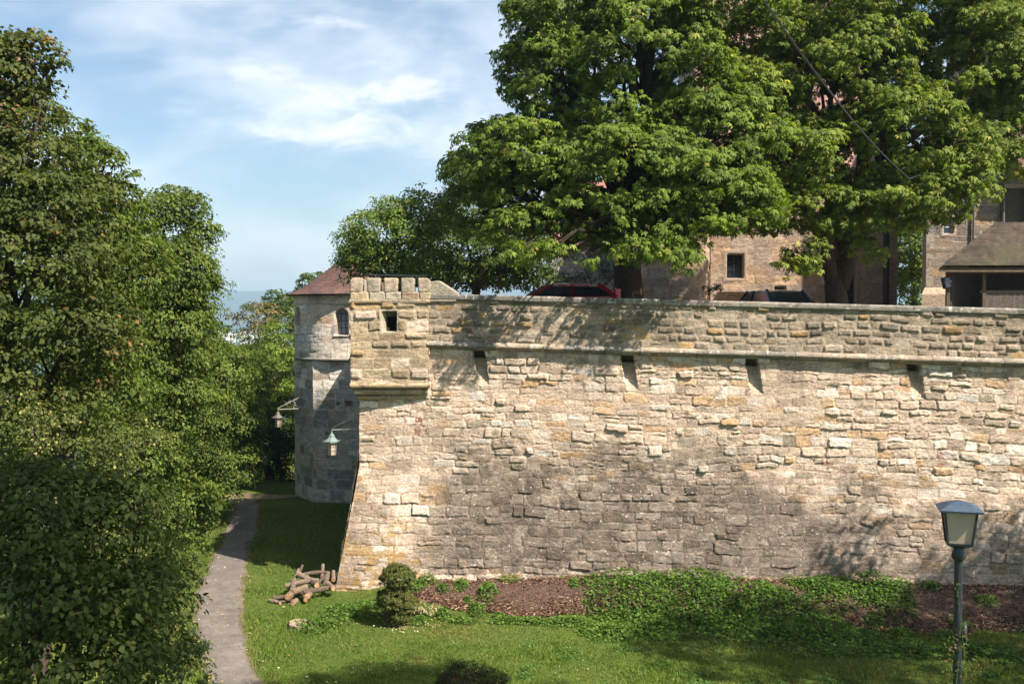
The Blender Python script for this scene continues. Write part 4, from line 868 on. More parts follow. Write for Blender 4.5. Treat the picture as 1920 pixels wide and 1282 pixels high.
def foliage(name, lobes, dens, per, crad, leaf, seed, pal, parent, kind='simple', inner=.45, zmin=None, up=.75, accent=None, droop=.45, flat=.6, var=.3, gap=.0, wd=.32, rag=1.1):
    rg = np.random.RandomState(seed); C, O = crown_points(lobes, dens, rg, inner, zmin, rag=rag)
    if gap > 0:
        q = fbm(C[:, 0] * .45 + C[:, 1] * .3, C[:, 2] * .55, seed, 3); k = q > gap; C, O = C[k], O[k]
    n = len(C); cr = crad * rg.uniform(.6, 1.35, n); m = (per * (cr / crad) ** 1.5).astype(int) + 2; idx = np.repeat(np.arange(n), m); T = len(idx)
    d = unit(rg.normal(size=(T, 3)) + O[idx] * .9 + np.array([0, 0, .25])); rad = cr[idx] * rg.rand(T) ** .45
    sc_ = np.stack([rg.uniform(.8, 1.3, n), rg.uniform(.8, 1.3, n), np.full(n, flat)], 1)[idx]
    P_ = C[idx] + d * rad[:, None] * sc_
    hor = d.copy(); hor[:, 2] = 0; P_[:, 2] -= droop * .25 * (rad ** 2) / np.maximum(cr[idx], .05)
    Nn = unit(d * .55 + O[idx] * .35 + np.array([0, 0, up]) + rg.normal(size=(T, 3)) * .5)
    Ax = unit(hor + O[idx] * np.array([.6, .6, 0]) + rg.normal(size=(T, 3)) * .45 + np.array([0, 0, -droop]))
    Ln = leaf * rg.uniform(.65, 1.2, T)
    if kind == 'palmate': V, Fq, k = palmate_leaves(P_, Nn, Ax, Ln, rg)
    else: V, Fq, k = simple_leaves(P_, Nn, Ax, Ln, wd)
    pal_ = np.array(pal, float); t = np.clip(rg.rand(T) * .55 + .45 * rg.rand(n)[idx], 0, .999) * (len(pal_) - 1); i0 = t.astype(int); f = (t - i0)[:, None]
    c = (pal_[i0] * (1 - f) + pal_[np.minimum(i0 + 1, len(pal_) - 1)] * f) * (1 + var * (rg.rand(T, 1) - .5)) * (1 + .3 * (rg.rand(n, 1)[idx] - .5))
    if accent:
        q = fbm(P_[:, 0] * .9 + P_[:, 1] * .5, P_[:, 2] * .9, seed + 5, 3); pr_ = accent[1] * (.25 + 2.2 * sm(q, .45, .65)); a = rg.rand(T) < pr_
        c[a] = np.array(accent[0]) * rg.uniform(.6, 1.4, (a.sum(), 1))
    o = npmesh(name, V, Fq, LEAF, parent, np.repeat(c, k, 0)); return o, C
def woods(root, base, lobes, C, trad, seed, fork=None, nbr=10, name='trunk'):
    """tapered trunk with root flare, limbs to the lobes, twigs to the clumps"""
    rg = np.random.RandomState(seed); a = MB(); base = Vector(base)
    cen = sum((Vector(l[0]) for l in lobes), Vector()) / len(lobes); top = fork or (base.lerp(Vector((cen.x, cen.y, cen.z)), .55))
    top = Vector(top); pts = [base + Vector((0, 0, -.3)), base + Vector((0, 0, .1)), base.lerp(top, .3) + Vector((rg.normal() * .06, rg.normal() * .06, 0)), base.lerp(top, .65) + Vector((rg.normal() * .08, rg.normal() * .06, 0)), top]
    a.tube(pts, [trad * 1.5, trad * 1.2, trad, trad * .92, trad * .82], 14)
    a.build(name, BARK, root, smooth=True); a = MB()
    for (c, r) in lobes:
        c = Vector(c); m1 = top.lerp(c, .5) + Vector((rg.normal() * .3, rg.normal() * .3, -.25 + rg.rand() * .5)); lr = trad * .42 * min(1.3, (max(r) / 3) ** .5)
        a.tube([top.lerp(base, .03), top.lerp(m1, .5) + Vector((0, 0, .15)), m1, m1.lerp(c, .6), c], [lr * 1.5, lr * 1.1, lr * .8, lr * .55, lr * .35], 8)
        dd = np.linalg.norm((C - np.array(c)) / np.array(r), axis=1); near = np.nonzero(dd < 1.25)[0]
        if len(near):
            for j in rg.choice(near, min(nbr, len(near)), False):
                e = Vector(C[j]); s_ = m1.lerp(c, rg.rand()); md = s_.lerp(e, .5) + Vector((0, 0, .12 * (e - s_).length)); a.tube([s_, md, e], [lr * .4, lr * .22, .012], 5)
    a.build('limbs', BARK, root, smooth=True)
def LB(px, py, Y, rx, rz, ry):
    c = P(px, py, Y); s_ = Y / F; return ((c.x, c.y, c.z), (rx * s_, ry, rz * s_))
def tree(name, base, lobes, label, cat='tree', group=None, trad=.3, fork=None, seed=1, nbr=10, **kw):
    root = empty(name, base, label, cat, group); o, C = foliage('crown', lobes, parent=root, seed=seed, **kw); woods(root, base, lobes, C, trad, seed + 1, fork, nbr); return root

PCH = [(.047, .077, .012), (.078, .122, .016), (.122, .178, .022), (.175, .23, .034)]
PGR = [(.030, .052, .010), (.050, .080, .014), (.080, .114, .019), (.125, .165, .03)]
# left chestnut
l1 = [LB(1190, 130, 31.5, 190, 170, 3.4), LB(1025, 150, 31.5, 85, 120, 2.4), LB(1030, 45, 31.5, 90, 70, 2.2), LB(1000, 330, 31, 125, 110, 2.8), LB(1160, 340, 30.5, 180, 120, 2.8),
      LB(1330, 270, 31, 120, 130, 2.8), LB(1240, 415, 28.2, 95, 58, .9), LB(1110, 420, 28.4, 105, 60, 1.0), LB(1252, 488, 27.4, 44, 32, .5), LB(1000, 430, 29.2, 95, 46, 1.3), LB(905, 400, 32, 60, 62, 1.7), LB(925, 270, 32, 56, 40, 1.4),
      LB(1340, 395, 28, 60, 42, .8), LB(1230, -30, 31.5, 240, 90, 3.0), LB(1090, 476, 27.6, 40, 20, .4), LB(1420, 380, 27.8, 50, 30, .6), LB(1330, 340, 28.2, 110, 56, 1.0), LB(900, 330, 32, 60, 50, 1.4),
      LB(960, 470, 27.0, 30, 14, .3), LB(1035, 478, 26.9, 26, 14, .3), LB(1130, 455, 26.9, 26, 14, .3), LB(1195, 470, 26.8, 30, 16, .3), LB(1330, 430, 26.9, 30, 16, .3), LB(1420, 410, 26.9, 34, 14, .3), LB(1480, 400, 27.0, 26, 12, .3)]
b1 = P(1180, 560, 33.5); b1.z = CZ
tree('chestnut_tree', b1, l1, 'broad horse chestnut with dark green drooping leaves, the left one behind the parapet', trad=.5, fork=(b1.x, b1.y, 10.6), seed=3,
     dens=2.15, per=36, crad=.56, leaf=.175, pal=PCH, kind='palmate', accent=((.24, .23, .05), .014), gap=.30, nbr=14, group='horse chestnuts in the courtyard')
# right chestnut
l2 = [LB(1560, 150, 34.5, 160, 130, 4), LB(1480, 300, 32.5, 110, 75, 2.4), LB(1690, 265, 32.5, 135, 95, 3), LB(1820, 120, 33.5, 115, 125, 3), LB(1640, 0, 35, 230, 120, 4), LB(1835, 265, 33, 70, 66, 1.9),
      LB(1540, 395, 31.5, 85, 42, 1.4), LB(1735, 378, 31.5, 82, 44, 1.4), LB(1440, 385, 31.5, 60, 38, 1.0), LB(1650, 385, 31.5, 90, 50, 1.5), LB(1790, 330, 31.5, 60, 50, 1.2), LB(1500, 470, 31.3, 34, 22, .5), LB(1465, 420, 31, 26, 14, .5), LB(1474, 497, 31, 22, 15, .4), LB(1632, 470, 31.6, 18, 16, .35), LB(1425, 80, 34, 70, 80, 2.2), LB(1410, 220, 33, 80, 110, 2.2), LB(1890, 60, 33.5, 60, 110, 2), LB(1885, 210, 33, 36, 60, 1.4), LB(1900, 300, 32.5, 36, 34, 1.1), LB(1560, 425, 31.2, 30, 16, .6)]
b2 = P(1572, 565, 34.5); b2.z = CZ; c2 = empty('chestnut_tree', b2, 'yellow green horse chestnut with forked dark trunk, the right one behind the parapet', 'tree', 'horse chestnuts in the courtyard')
o, C2 = foliage('crown', l2, 2.0, 36, .56, .175, 8, [(.052, .082, .011), (.085, .125, .015), (.135, .18, .022), (.20, .235, .035)], c2, 'palmate', accent=((.28, .27, .06), .02), gap=.34)
fk = Vector((b2.x - .05, b2.y, P(0, 490, 34.5).z)); woods(c2, b2, [l2[1], l2[0], l2[2]], C2, .40, 9, fk, 12)
a = MB(); a.tube([fk + Vector((-.10, 0, -.9)), P(1540, 440, 34), P(1512, 395, 33.6), P(1500, 330, 33.6), P(1480, 290, 33.5)], [.28, .24, .2, .17, .1], 10)
a.tube([fk + Vector((.12, 0, -.9)), P(1602, 450, 34), P(1606, 390, 33.8), P(1618, 300, 33.8), P(1625, 100, 34), P(1630, -20, 34)], [.30, .28, .24, .2, .15, .08], 10)
a.tube([P(1606, 390, 33.8), P(1650, 300, 33), P(1735, 238, 32.5), P(1830, 232, 32.4), P(1920, 205, 32.3)], [.2, .17, .15, .11, .04], 8)
a.tube([P(1512, 395, 33.6), P(1510, 250, 33.6), P(1520, 120, 33.8), P(1560, -30, 34)], [.2, .17, .13, .06], 8); a.build('limbs', BARK, c2, smooth=True)
# pale lime tree to the left, over the round tower, and the dark yews under it
l3 = [LB(760, 455, 33.6, 80, 75, 1.8), LB(700, 440, 33.6, 52, 55, 1.3), LB(805, 400, 34, 55, 60, 1.5), LB(680, 485, 33.6, 42, 32, 1.0), LB(735, 400, 33.6, 30, 28, .9), LB(655, 455, 33.8, 20, 20, .5), LB(668, 500, 33.8, 34, 24, .7), LB(720, 490, 33.4, 60, 34, 1.3), LB(670, 466, 33.8, 34, 30, .6), LB(650, 500, 33.8, 14, 12, .3)]
b3 = P(775, 560, 34.2); b3.z = CZ
tree('lime_tree', b3, l3, 'light green tree leaning over the round tower roof beside the turret', trad=.2, seed=13, dens=5.4, per=38, crad=.36, leaf=.095, pal=[(.04, .075, .015), (.07, .12, .02), (.12, .18, .03), (.18, .23, .04)], accent=((.34, .30, .06), .04), wd=.38)
l4 = [LB(860, 470, 43, 105, 62, 1.8), LB(960, 500, 43, 85, 42, 1.6), LB(800, 500, 43, 70, 34, 1.5), LB(870, 410, 43, 60, 50, 1.5), LB(990, 470, 43, 60, 50, 1.5), LB(900, 515, 43.5, 140, 24, 1.2)]
b4 = P(890, 560, 43.5); b4.z = CZ
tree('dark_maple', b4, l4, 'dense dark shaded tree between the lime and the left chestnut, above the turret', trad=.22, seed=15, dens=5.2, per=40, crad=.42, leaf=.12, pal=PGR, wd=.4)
l5 = [LB(1095, 500, 39, 62, 40, 1.3), LB(1150, 520, 39.5, 50, 36, 1.2), LB(1080, 528, 38.8, 50, 20, 1)]
b5 = P(1110, 560, 39.5); b5.z = CZ
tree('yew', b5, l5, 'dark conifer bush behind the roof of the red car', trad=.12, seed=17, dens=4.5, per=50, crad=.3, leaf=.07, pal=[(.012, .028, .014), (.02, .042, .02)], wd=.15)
b6 = P(1337, 560, 41); b6.z = CZ
tree('round_shrub', b6, [LB(1337, 545, 41, 17, 17, .4)], 'small round dark shrub against the castle building behind the parapet', 'shrub', trad=.05, seed=19, dens=9, per=40, crad=.14, leaf=.06, pal=[(.015, .03, .012), (.03, .05, .02)], fork=(b6.x, b6.y, CZ + .3))
# green trees seen between the castle building and the gatehouse
for i, (px, py, Y, rx, rz, lab, pl_) in enumerate(((1712, 480, 58, 45, 75, 'green tree in the gap between the castle building and the gatehouse', PCH), (1716, 350, 64, 50, 60, 'taller dark tree higher in the gap left of the gatehouse', PGR))):
    bb = P(px, 560, Y); bb.z = CZ
    tree('garden_tree', bb, [LB(px, py, Y, rx, rz, 2), LB(px + 12, py + 50, Y, rx * .8, rz * .6, 1.6)], lab, trad=.18, seed=23 + i, dens=4.5, per=36, crad=.5, leaf=.18, pal=pl_, gap=.3, group='trees beyond the courtyard')
# ---- left side of the path
PMA = [(.032, .045, .012), (.048, .066, .015), (.072, .09, .02), (.105, .12, .03)]
def gz(x, y): return Hs(x, y)
def btree(name, px, Y, lobes, label, **kw):
    kw.setdefault('nbr', 3); kw.setdefault('inner', .3); kw.setdefault('rag', 1.2)
    q = P(px, 700, Y); base = (q.x, Y, gz(q.x, Y)); return tree(name, base, lobes, label, group='trees along the left of the path', **kw)
btree('field_maple', -60, 19.5, [LB(0, 330, 19, 150, 150, 2.0), LB(-60, 200, 19.5, 130, 120, 2.2), LB(35, 150, 19, 50, 60, .9), LB(-20, 120, 19, 60, 60, 1.0), LB(95, 110, 19, 24, 22, .35), LB(60, 520, 18.5, 170, 130, 2), LB(100, 400, 18.5, 110, 90, 1.4), LB(-30, 620, 18, 140, 130, 1.8), LB(130, 640, 18.2, 110, 100, 1.3), LB(40, 740, 17.8, 150, 70, 1.3), LB(70, 95, 19, 34, 30, .5), LB(12, 80, 19, 22, 22, .3)],
      'tall maple with rusty brown seed clusters at the left edge', trad=.28, seed=31, dens=8, per=34, crad=.30, leaf=.098, pal=PMA, accent=((.16, .095, .035), .06), gap=.30, nbr=3, wd=.4)
btree('hornbeam', 60, 21.5, [LB(160, 290, 21.5, 55, 35, .8), LB(200, 290, 21.3, 22, 14, .35), LB(130, 240, 21.5, 28, 20, .45), LB(225, 385, 21.5, 36, 45, .6), LB(238, 340, 21.5, 12, 20, .3), LB(160, 430, 22, 90, 90, 1.2), LB(120, 350, 21.8, 50, 60, .7), LB(240, 500, 22, 80, 90, 1.2), LB(180, 620, 21.5, 100, 110, 1.3), LB(200, 740, 21.5, 90, 70, 1.2)],
      'green hornbeam with loose outer twigs standing right of the rusty maple', trad=.2, seed=35, dens=9, per=34, crad=.26, leaf=.115, pal=PGR + [(.12, .17, .03)], gap=.28, wd=.26)
btree('ash_tree', 230, 28.5, [LB(310, 420, 28, 62, 62, 1.4), LB(345, 520, 27.5, 55, 80, 1.4), LB(270, 560, 27.5, 100, 110, 2), LB(335, 620, 27, 60, 70, 1.4), LB(380, 460, 27.8, 26, 40, .7), LB(385, 560, 27.5, 22, 50, .7), LB(250, 700, 27, 110, 90, 1.8), LB(355, 385, 28, 22, 20, .5), LB(330, 760, 27.5, 80, 80, 1.4)],
      'round topped bright green tree whose right edge stands against the sky', trad=.25, seed=39, dens=7.5, per=44, crad=.38, leaf=.115, pal=PGR + [(.13, .18, .03)], gap=.26, wd=.28)
btree('hazel', 330, 37, [LB(395, 790, 36.5, 88, 95, 2.0), LB(380, 700, 37, 85, 65, 1.8), LB(430, 700, 36.5, 40, 45, 1), LB(330, 860, 35.5, 90, 80, 1.8), LB(420, 880, 36, 55, 50, 1.2), LB(455, 800, 36.3, 32, 50, .8)],
      'bushy green tree overhanging the far end of the path', trad=.18, seed=43, dens=5.2, per=46, crad=.42, leaf=.115, pal=PGR + [(.12, .17, .035)], gap=.22, wd=.32)
btree('elder', 150, 27, [LB(310, 950, 26.5, 85, 70, 1.2), LB(240, 880, 26, 100, 80, 1.4), LB(355, 965, 26.8, 45, 50, .7), LB(290, 1040, 26, 65, 50, .8), LB(370, 1015, 27, 25, 25, .4), LB(180, 1000, 25, 90, 90, 1.3)],
      'light green leafy bush beside the middle of the path', trad=.12, seed=47, dens=7.5, per=44, crad=.32, leaf=.10, pal=PGR + [(.13, .18, .035)], gap=.2, wd=.34, )
btree('yellowing_bush', 90, 17.5, [LB(140, 850, 17, 110, 85, 1.2), LB(60, 800, 17, 110, 70, 1.2), LB(230, 840, 17.5, 80, 55, .9), LB(300, 1080, 17.5, 75, 60, .8), LB(250, 1000, 17, 90, 80, 1.0)],
      'yellow green bush with dry seed heads in front of the hornbeam', trad=.12, seed=51, dens=7, per=40, crad=.24, leaf=.062, pal=PMA, accent=((.24, .22, .07), .10), gap=.25, wd=.35)
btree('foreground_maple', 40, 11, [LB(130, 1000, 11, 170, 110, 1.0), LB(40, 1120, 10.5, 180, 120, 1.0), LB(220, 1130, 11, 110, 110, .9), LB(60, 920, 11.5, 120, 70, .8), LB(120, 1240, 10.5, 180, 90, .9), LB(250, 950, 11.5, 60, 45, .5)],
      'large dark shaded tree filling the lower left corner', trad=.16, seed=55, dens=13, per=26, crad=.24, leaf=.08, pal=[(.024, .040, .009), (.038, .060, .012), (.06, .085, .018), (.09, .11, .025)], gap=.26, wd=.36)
btree('foreground_hawthorn', 200, 12.5, [LB(310, 1200, 12.5, 65, 55, .5), LB(290, 1255, 12.3, 80, 50, .6), LB(372, 1198, 12.6, 24, 13, .2), LB(358, 1235, 12.6, 26, 30, .25), LB(405, 1272, 12.4, 16, 8, .12), LB(240, 1190, 12.5, 60, 50, .5)],
      'dark small leaved shrub with a twig reaching over the near path', trad=.09, seed=59, dens=16, per=30, crad=.15, leaf=.055, pal=[(.03, .05, .018), (.05, .075, .022), (.09, .12, .03)], gap=.1, wd=.36, accent=((.34, .30, .1), .04))
for i, (px, Y, lobes, lab) in enumerate(((120, 33, [LB(100, 640, 33, 190, 170, 2.6), LB(60, 820, 32, 170, 110, 2)], 'dark woodland tree filling the gap behind the rusty maple'),
    (300, 40, [LB(260, 720, 41, 170, 130, 3), LB(350, 650, 42, 70, 70, 2), LB(300, 850, 40, 130, 90, 2)], 'dark woodland tree behind the round topped ash'), (420, 46, [LB(420, 740, 46, 80, 110, 2.5), LB(400, 860, 45, 80, 60, 2)], 'woodland tree behind the hazel at the path end'), (500, 56, [LB(500, 700, 56, 70, 70, 2.5), LB(500, 800, 55, 80, 110, 3), LB(520, 890, 54, 80, 50, 2.5)], 'farthest dark woodland tree behind the lantern of the round tower'))):
    btree('woodland_tree', px, Y, lobes, lab, trad=.2, seed=90 + i * 3, dens=3.2, per=46, crad=.5, leaf=.15, pal=PGR, gap=.1, wd=.36)
src = [o for o in COL.objects if o.name.startswith('woodland_tree') and o.parent is None][:3]
for i, (x, y) in enumerate(((-21, 24), (-24, 33), (-20, 42), (-30, 26), (-31, 38), (-26, 50))):
    s0 = src[i % 3]; c0_ = s0.copy(); COL.objects.link(c0_); c0_.location = (x, y, gz(x, y)); c0_['label'] = 'dark woodland tree outside the picture, left of the rusty maple'; c0_['group'] = 'woodland trees left of the picture'
    for ch in s0.children: cc_ = ch.copy(); COL.objects.link(cc_); cc_.parent = c0_
# trees behind the path's far end and beside the tower
for (nm, px, Y, lobes, lab, sd, pl_, lf, acc) in (
    ('oak', 600, 62, [LB(590, 535, 62, 32, 22, 1.6), LB(540, 590, 60, 42, 42, 2)], 'oak crown just left of the round tower roof', 63, PGR, .2, None),
    ('rowan', 480, 54, [LB(485, 590, 54, 45, 22, 1.4), LB(462, 608, 54, 22, 18, .8), LB(520, 625, 53, 45, 30, 1.4)], 'thin crowned tree with reddish twigs left of the round tower', 66, PMA, .13, ((.22, .16, .07), .25)),
    ('beech', 530, 50, [LB(520, 690, 50, 50, 80, 2), LB(480, 720, 51, 50, 70, 2), LB(450, 690, 52, 40, 45, 2), LB(540, 780, 49.5, 40, 60, 1.6)], 'bright green tree directly left of the round tower', 69, PCH, .14, None),
    ('shaded_beech', 505, 47, [LB(500, 850, 47.5, 50, 60, 1.6), LB(470, 800, 48, 45, 60, 1.6), LB(540, 860, 47.5, 40, 60, 1.4), LB(440, 880, 47, 40, 40, 1.2)], 'dark shaded tree low behind the lantern at the path end', 72, [(.012, .026, .01), (.02, .04, .013)], .13, None)):  # shaded_beech: its shade is put into a darker leaf palette
    q = P(px, 700, Y); tree(nm, (q.x, Y, gz(q.x, Y)), lobes, lab, group='trees beyond the end of the path', trad=.16, seed=sd, dens=2.6, per=40, crad=.42, leaf=lf, pal=pl_, accent=acc, gap=.22)
# tall trees beside the viewpoint, right of the picture: their shade falls on the lawn, the wall foot and the lower left
def shade_tree(x, y, lobes, label, seed, dens=2.4):
    root = empty('roadside_lime', (x, y, 0), label, 'tree', 'tall limes right of the viewpoint'); o, C = foliage('crown', lobes, dens, 40, .5, .17, seed, PGR, root, gap=.22); woods(root, (x, y, 0), lobes, C, .3, seed, None, 6)
shade_tree(17.5, 17.5, [((13.7, 23.3, 8.1), (.5, .4, .7)), ((18.0, 23.0, 7.7), (2.6, .6, .7)), ((14.2, 16.8, 12.3), (2.7, 2.6, 2.2)), ((17.5, 15.8, 12.5), (3.2, 2.8, 2.4)), ((20, 18.5, 11.5), (2.5, 2.5, 2.5))], 'tall lime outside the picture, right of the lamp post', 81)
shade_tree(12, 10.5, [((7.6, 11.3, 17.0), (2.0, .7, .9)), ((10.5, 9.5, 18), (3, 3, 3)), ((3.4, 10.4, 17.2), (1.0, .7, .7))], 'tall lime outside the picture, nearest the viewpoint', 84)
shade_tree(8, -1, [((5.5, 1.0, 21), (3.2, 3.2, 2.6)), ((2.6, 2.6, 21.5), (2.8, 2.8, 2.2)), ((9, -2, 20), (3, 3, 3))], 'tall lime outside the picture, beside the viewpoint', 87)

# ------------------------------------------------------------------ lawn, beds, small plants
def bed_front(x):   # depth of the planting bed in front of the wall
    return 1.95 + .25 * np.sin(x * 1.3 + 1) + .12 * np.sin(x * 3.7) + .35 * sm(x, 4, 11)
rg = np.random.RandomState(201)
# grass blades
def inview(x, y, mrg=40):
    px = 960 + F * x / y; py = 590 + (EYE - H(x, y)) / y * F; return (px > -mrg) & (px < 1920 + mrg) & (py < 1282 + mrg)
n = 420000; gyv = 18.5 + 26 * rg.rand(n) ** 1.35; gxv = rg.uniform(-.56, .56, n) * gyv
dwv = ywall(gxv) - gyv; inbed = (dwv < bed_front(gxv)) & (gxv > -3.4); k = (gxv < 14.5) & inview(gxv, gyv) & ~on_path(gxv, gyv, -.09) & (gxv > -13.5)
k &= ~((gxv > WX - .4) & (dwv < .05)); k &= ~(inbed & (rg.rand(n) < .93)); sidew = WX + (gyv - WY) * rdx / rdy - .62; k &= ~((gyv > WY) & (gxv > sidew))
k &= np.hypot(gxv - TCX, gyv - TCY) > TR + .1; k &= np.hypot(gxv - G(563, 1174).x, gyv - G(563, 1174).y) > .36
gxv, gyv = gxv[k], gyv[k]; n = len(gxv); gzv = H(gxv, gyv)
tall = fbm(gxv * .8, gyv * .8, 77, 3); edge = np.clip(1 - np.abs(gxv - np.interp(gyv, pathx[:, 0], pathx[:, 1])) / .8, 0, 1)
hgt = rg.uniform(.025, .07, n) * (.6 + 1.1 * sm(tall, .35, .7)) + .05 * edge * rg.rand(n); th = rg.uniform(0, 2 * math.pi, n); wv = rg.uniform(.008, .016, n)
lean = rg.normal(size=(n, 2)) * .5 * hgt[:, None]; bx, by = np.cos(th) * wv, np.sin(th) * wv
V = np.stack([np.stack([gxv - bx, gyv - by, gzv - .005], 1), np.stack([gxv + bx, gyv + by, gzv - .005], 1), np.stack([gxv + lean[:, 0], gyv + lean[:, 1], gzv + hgt], 1)], 1).reshape(-1, 3)
dry = sm(fbm(gxv * .35, gyv * .45, 79, 4), .42, .66)[:, None] * .65 + .25 * sm(21.5 - gyv, 0, 2.5)[:, None]; dry = np.clip(dry + .35 * (1 - np.clip(np.abs(gxv - np.interp(gyv, pathx[:, 0], pathx[:, 2])) / .5, 0, 1))[:, None], 0, 1)
cg = (np.array((.105, .168, .022)) * (1 - dry) + np.array((.18, .185, .048)) * dry) * rg.uniform(.6, 1.35, (n, 1)); st = rg.rand(n) < .05; cg[st] = np.array((.30, .26, .12)) * rg.uniform(.6, 1.2, (st.sum(), 1))
tag(npmesh('lawn_grass', V, np.arange(3 * n).reshape(-1, 3), LEAF, None, np.repeat(cg, 3, 0)), 'short mown grass, dry in patches, covering the lawn', 'grass', kind='stuff')
# bark mulch: a thin bed and loose chips
mx_ = np.linspace(-3.3, 14.6, 180); V = []; kk = 14
for x in mx_:
    y0 = float(ywall(np.array(x))) + .06; y1 = y0 - float(bed_front(np.array(x))) + .15 * (vn(np.array([x * 2.]), np.array([3.]), 8)[0] - .5) * 2
    if x < -2: y1 = y0 - (y0 - y1) * (.35 + .5 * (x + 3.3) * .8)
    for j in range(kk): t = j / (kk - 1); y = y0 + (y1 - y0) * t; V.append((x, y, Hs(x, y) + .006 + .05 * (math.sin(math.pi * min(1, t * 1.0 + .02)) ** .6) * (1 if 0 < j < kk - 1 else -.4)))
m, nt, b, o = newmat('bark_mulch'); c = objco(nt); n1_ = noise(nt, c, 28, 5, .7)
nt.links.new(ramp(nt, n1_, [(.3, (.028, .017, .012)), (.5, (.075, .042, .027)), (.7, (.15, .09, .058))]), b.inputs['Base Color']); b.inputs['Roughness'].default_value = .95; bump(nt, b, n1_, .04, .9)
tag(npmesh('mulch_bed', V, grid_faces(len(mx_), kk)[:, ::-1], m), 'reddish bark mulch bed along the foot of the wall', 'mulch', kind='stuff')
n = 30000; x = rg.uniform(-3.2, 14.5, n); dw = rg.rand(n) ** .9 * (bed_front(x) + .06); y = ywall(x) - dw + .05; z = H(x, y) + .035 + .02 * rg.rand(n)
a_ = rg.uniform(0, 2 * math.pi, n); L = rg.uniform(.02, .055, n); Wd = rg.uniform(.007, .016, n); tz = rg.normal(size=n) * .35 * L
d = np.stack([np.cos(a_) * L, np.sin(a_) * L, tz], 1); e = np.stack([-np.sin(a_) * Wd, np.cos(a_) * Wd, rg.normal(size=n) * .5 * Wd], 1); cc = np.stack([x, y, z], 1)
V = np.stack([cc - d - e, cc + d - e, cc + d + e, cc - d + e], 1).reshape(-1, 3)
pc_ = np.array([(.10, .052, .032), (.06, .034, .023), (.15, .085, .052), (.26, .18, .12), (.11, .058, .036)])[rg.randint(0, 5, n)] * rg.uniform(.7, 1.3, (n, 1))
tag(npmesh('mulch_chips', V, np.arange(4 * n).reshape(-1, 4), CHIP, None, np.repeat(pc_, 4, 0)), 'loose reddish bark chips scattered on the bed', 'mulch', kind='stuff')
# ground cover clumps: (px, py, radius x in photo px, height m)
def cover(name, spots, per, leaf, seed, pal, label, wd=.42, kind='stuff', cat='ground cover', uni=1.0):
    rg = np.random.RandomState(seed); Cs = []; Hh = []
    for (px, py, rx, rz, hh) in spots:
        q = G(px, py, .35); s_ = q.y / F; m = int(per * rx * rz / 400 * uni) + 4; rr_ = rg.rand(m) ** .6; t = rg.uniform(0, 2 * math.pi, m)
        x = q.x + np.cos(t) * rr_ * rx * s_; y = q.y + np.sin(t) * rr_ * rz * s_ * q.y / EYE; w_ = ywall(x) - y; k = (w_ > .03) | (x < WX - .7); x, y, rr_ = x[k], y[k], rr_[k]
        lump = .45 + 1.0 * fbm(x * 2.2, y * 2.2, seed + 2, 3); z = H(x, y) + hh * lump * (1 - rr_ ** 2 * .85) * rg.uniform(.55, 1.05, len(x)); Cs.append(np.stack([x, y, z], 1))
    C = np.concatenate(Cs); T = len(C); Nn = unit(rg.normal(size=(T, 3)) * .42 + np.array([0, -.12, 1.])); Ax = unit(rg.normal(size=(T, 3)) * np.array([1, 1, .15])); Ln = leaf * rg.uniform(.55, 1.25, T)
    V, Fq, k = simple_leaves(C, Nn, Ax, Ln, wd, .2); pal_ = np.array(pal); c = pal_[rg.randint(0, len(pal_), T)] * rg.uniform(.75, 1.3, (T, 1)); return tag(npmesh(name, V, Fq, LEAF, None, np.repeat(c, k, 0)), label, cat, kind=kind)
PCV = [(.05, .105, .014), (.07, .135, .018), (.10, .17, .024), (.04, .08, .014)]
sp = [(1180, 1115, 95, 38, .34), (1280, 1110, 90, 32, .34), (1350, 1130, 80, 30, .28), (1250, 1150, 110, 26, .20), (1080, 1085, 60, 14, .25), (1040, 1078, 30, 10, .2), (1150, 1160, 70, 18, .15), (1400, 1150, 90, 30, .22), (1480, 1165, 110, 32, .22), (1330, 1100, 70, 18, .3),
      (1620, 1108, 85, 30, .40), (1560, 1120, 60, 24, .3), (1660, 1130, 60, 22, .3), (1520, 1115, 40, 14, .25), (1385, 1088, 30, 10, .25), (1470, 1132, 70, 20, .2), (1540, 1150, 60, 16, .2), (1430, 1120, 40, 14, .2), (1480, 1105, 25, 12, .2), (1590, 1170, 90, 20, .14), (1700, 1190, 110, 18, .13), (1820, 1195, 110, 18, .15), (1900, 1210, 60, 18, .16), (1560, 1195, 100, 14, .10)]
cover('leafy_ground_cover', sp, 330, .085, 211, PCV, 'thick bright green leafy ground cover spreading from the bed over the lawn edge')
sp = [(640, 1128, 45, 22, .26), (590, 1150, 50, 16, .2), (690, 1120, 45, 16, .24), (480, 1000, 20, 20, .1)]
cover('nettles', sp, 260, .08, 213, PCV, 'low green nettles around the log pile at the wall corner')
sp = [(864, 1098, 16, 9, .26), (914, 1108, 20, 12, .32), (935, 1085, 12, 6, .25), (830, 1102, 14, 6, .22), (780, 1098, 22, 8, .3), (800, 1092, 20, 7, .28), (955, 1090, 26, 8, .25), (990, 1085, 18, 6, .22), (830, 1132, 14, 8, .28), (894, 1126, 18, 8, .26), (877, 1115, 10, 6, .18), (938, 1135, 14, 6, .15), (1000, 1142, 30, 6, .15), (1075, 1105, 14, 8, .2), (1060, 1143, 60, 8, .14), (870, 1140, 30, 6, .15), (960, 1140, 50, 6, .14), (790, 1125, 22, 10, .2), (785, 1140, 25, 8, .2), (1690, 1105, 30, 7, .2), (1745, 1118, 20, 7, .18), (1640, 1150, 22, 8, .2), (1850, 1135, 26, 7, .2), (1800, 1155, 22, 7, .18), (1430, 1098, 24, 7, .22), (1900, 1110, 20, 6, .15), (1690, 1165, 30, 9, .18), (1770, 1170, 34, 8, .18)]
rgs = random.Random(5)
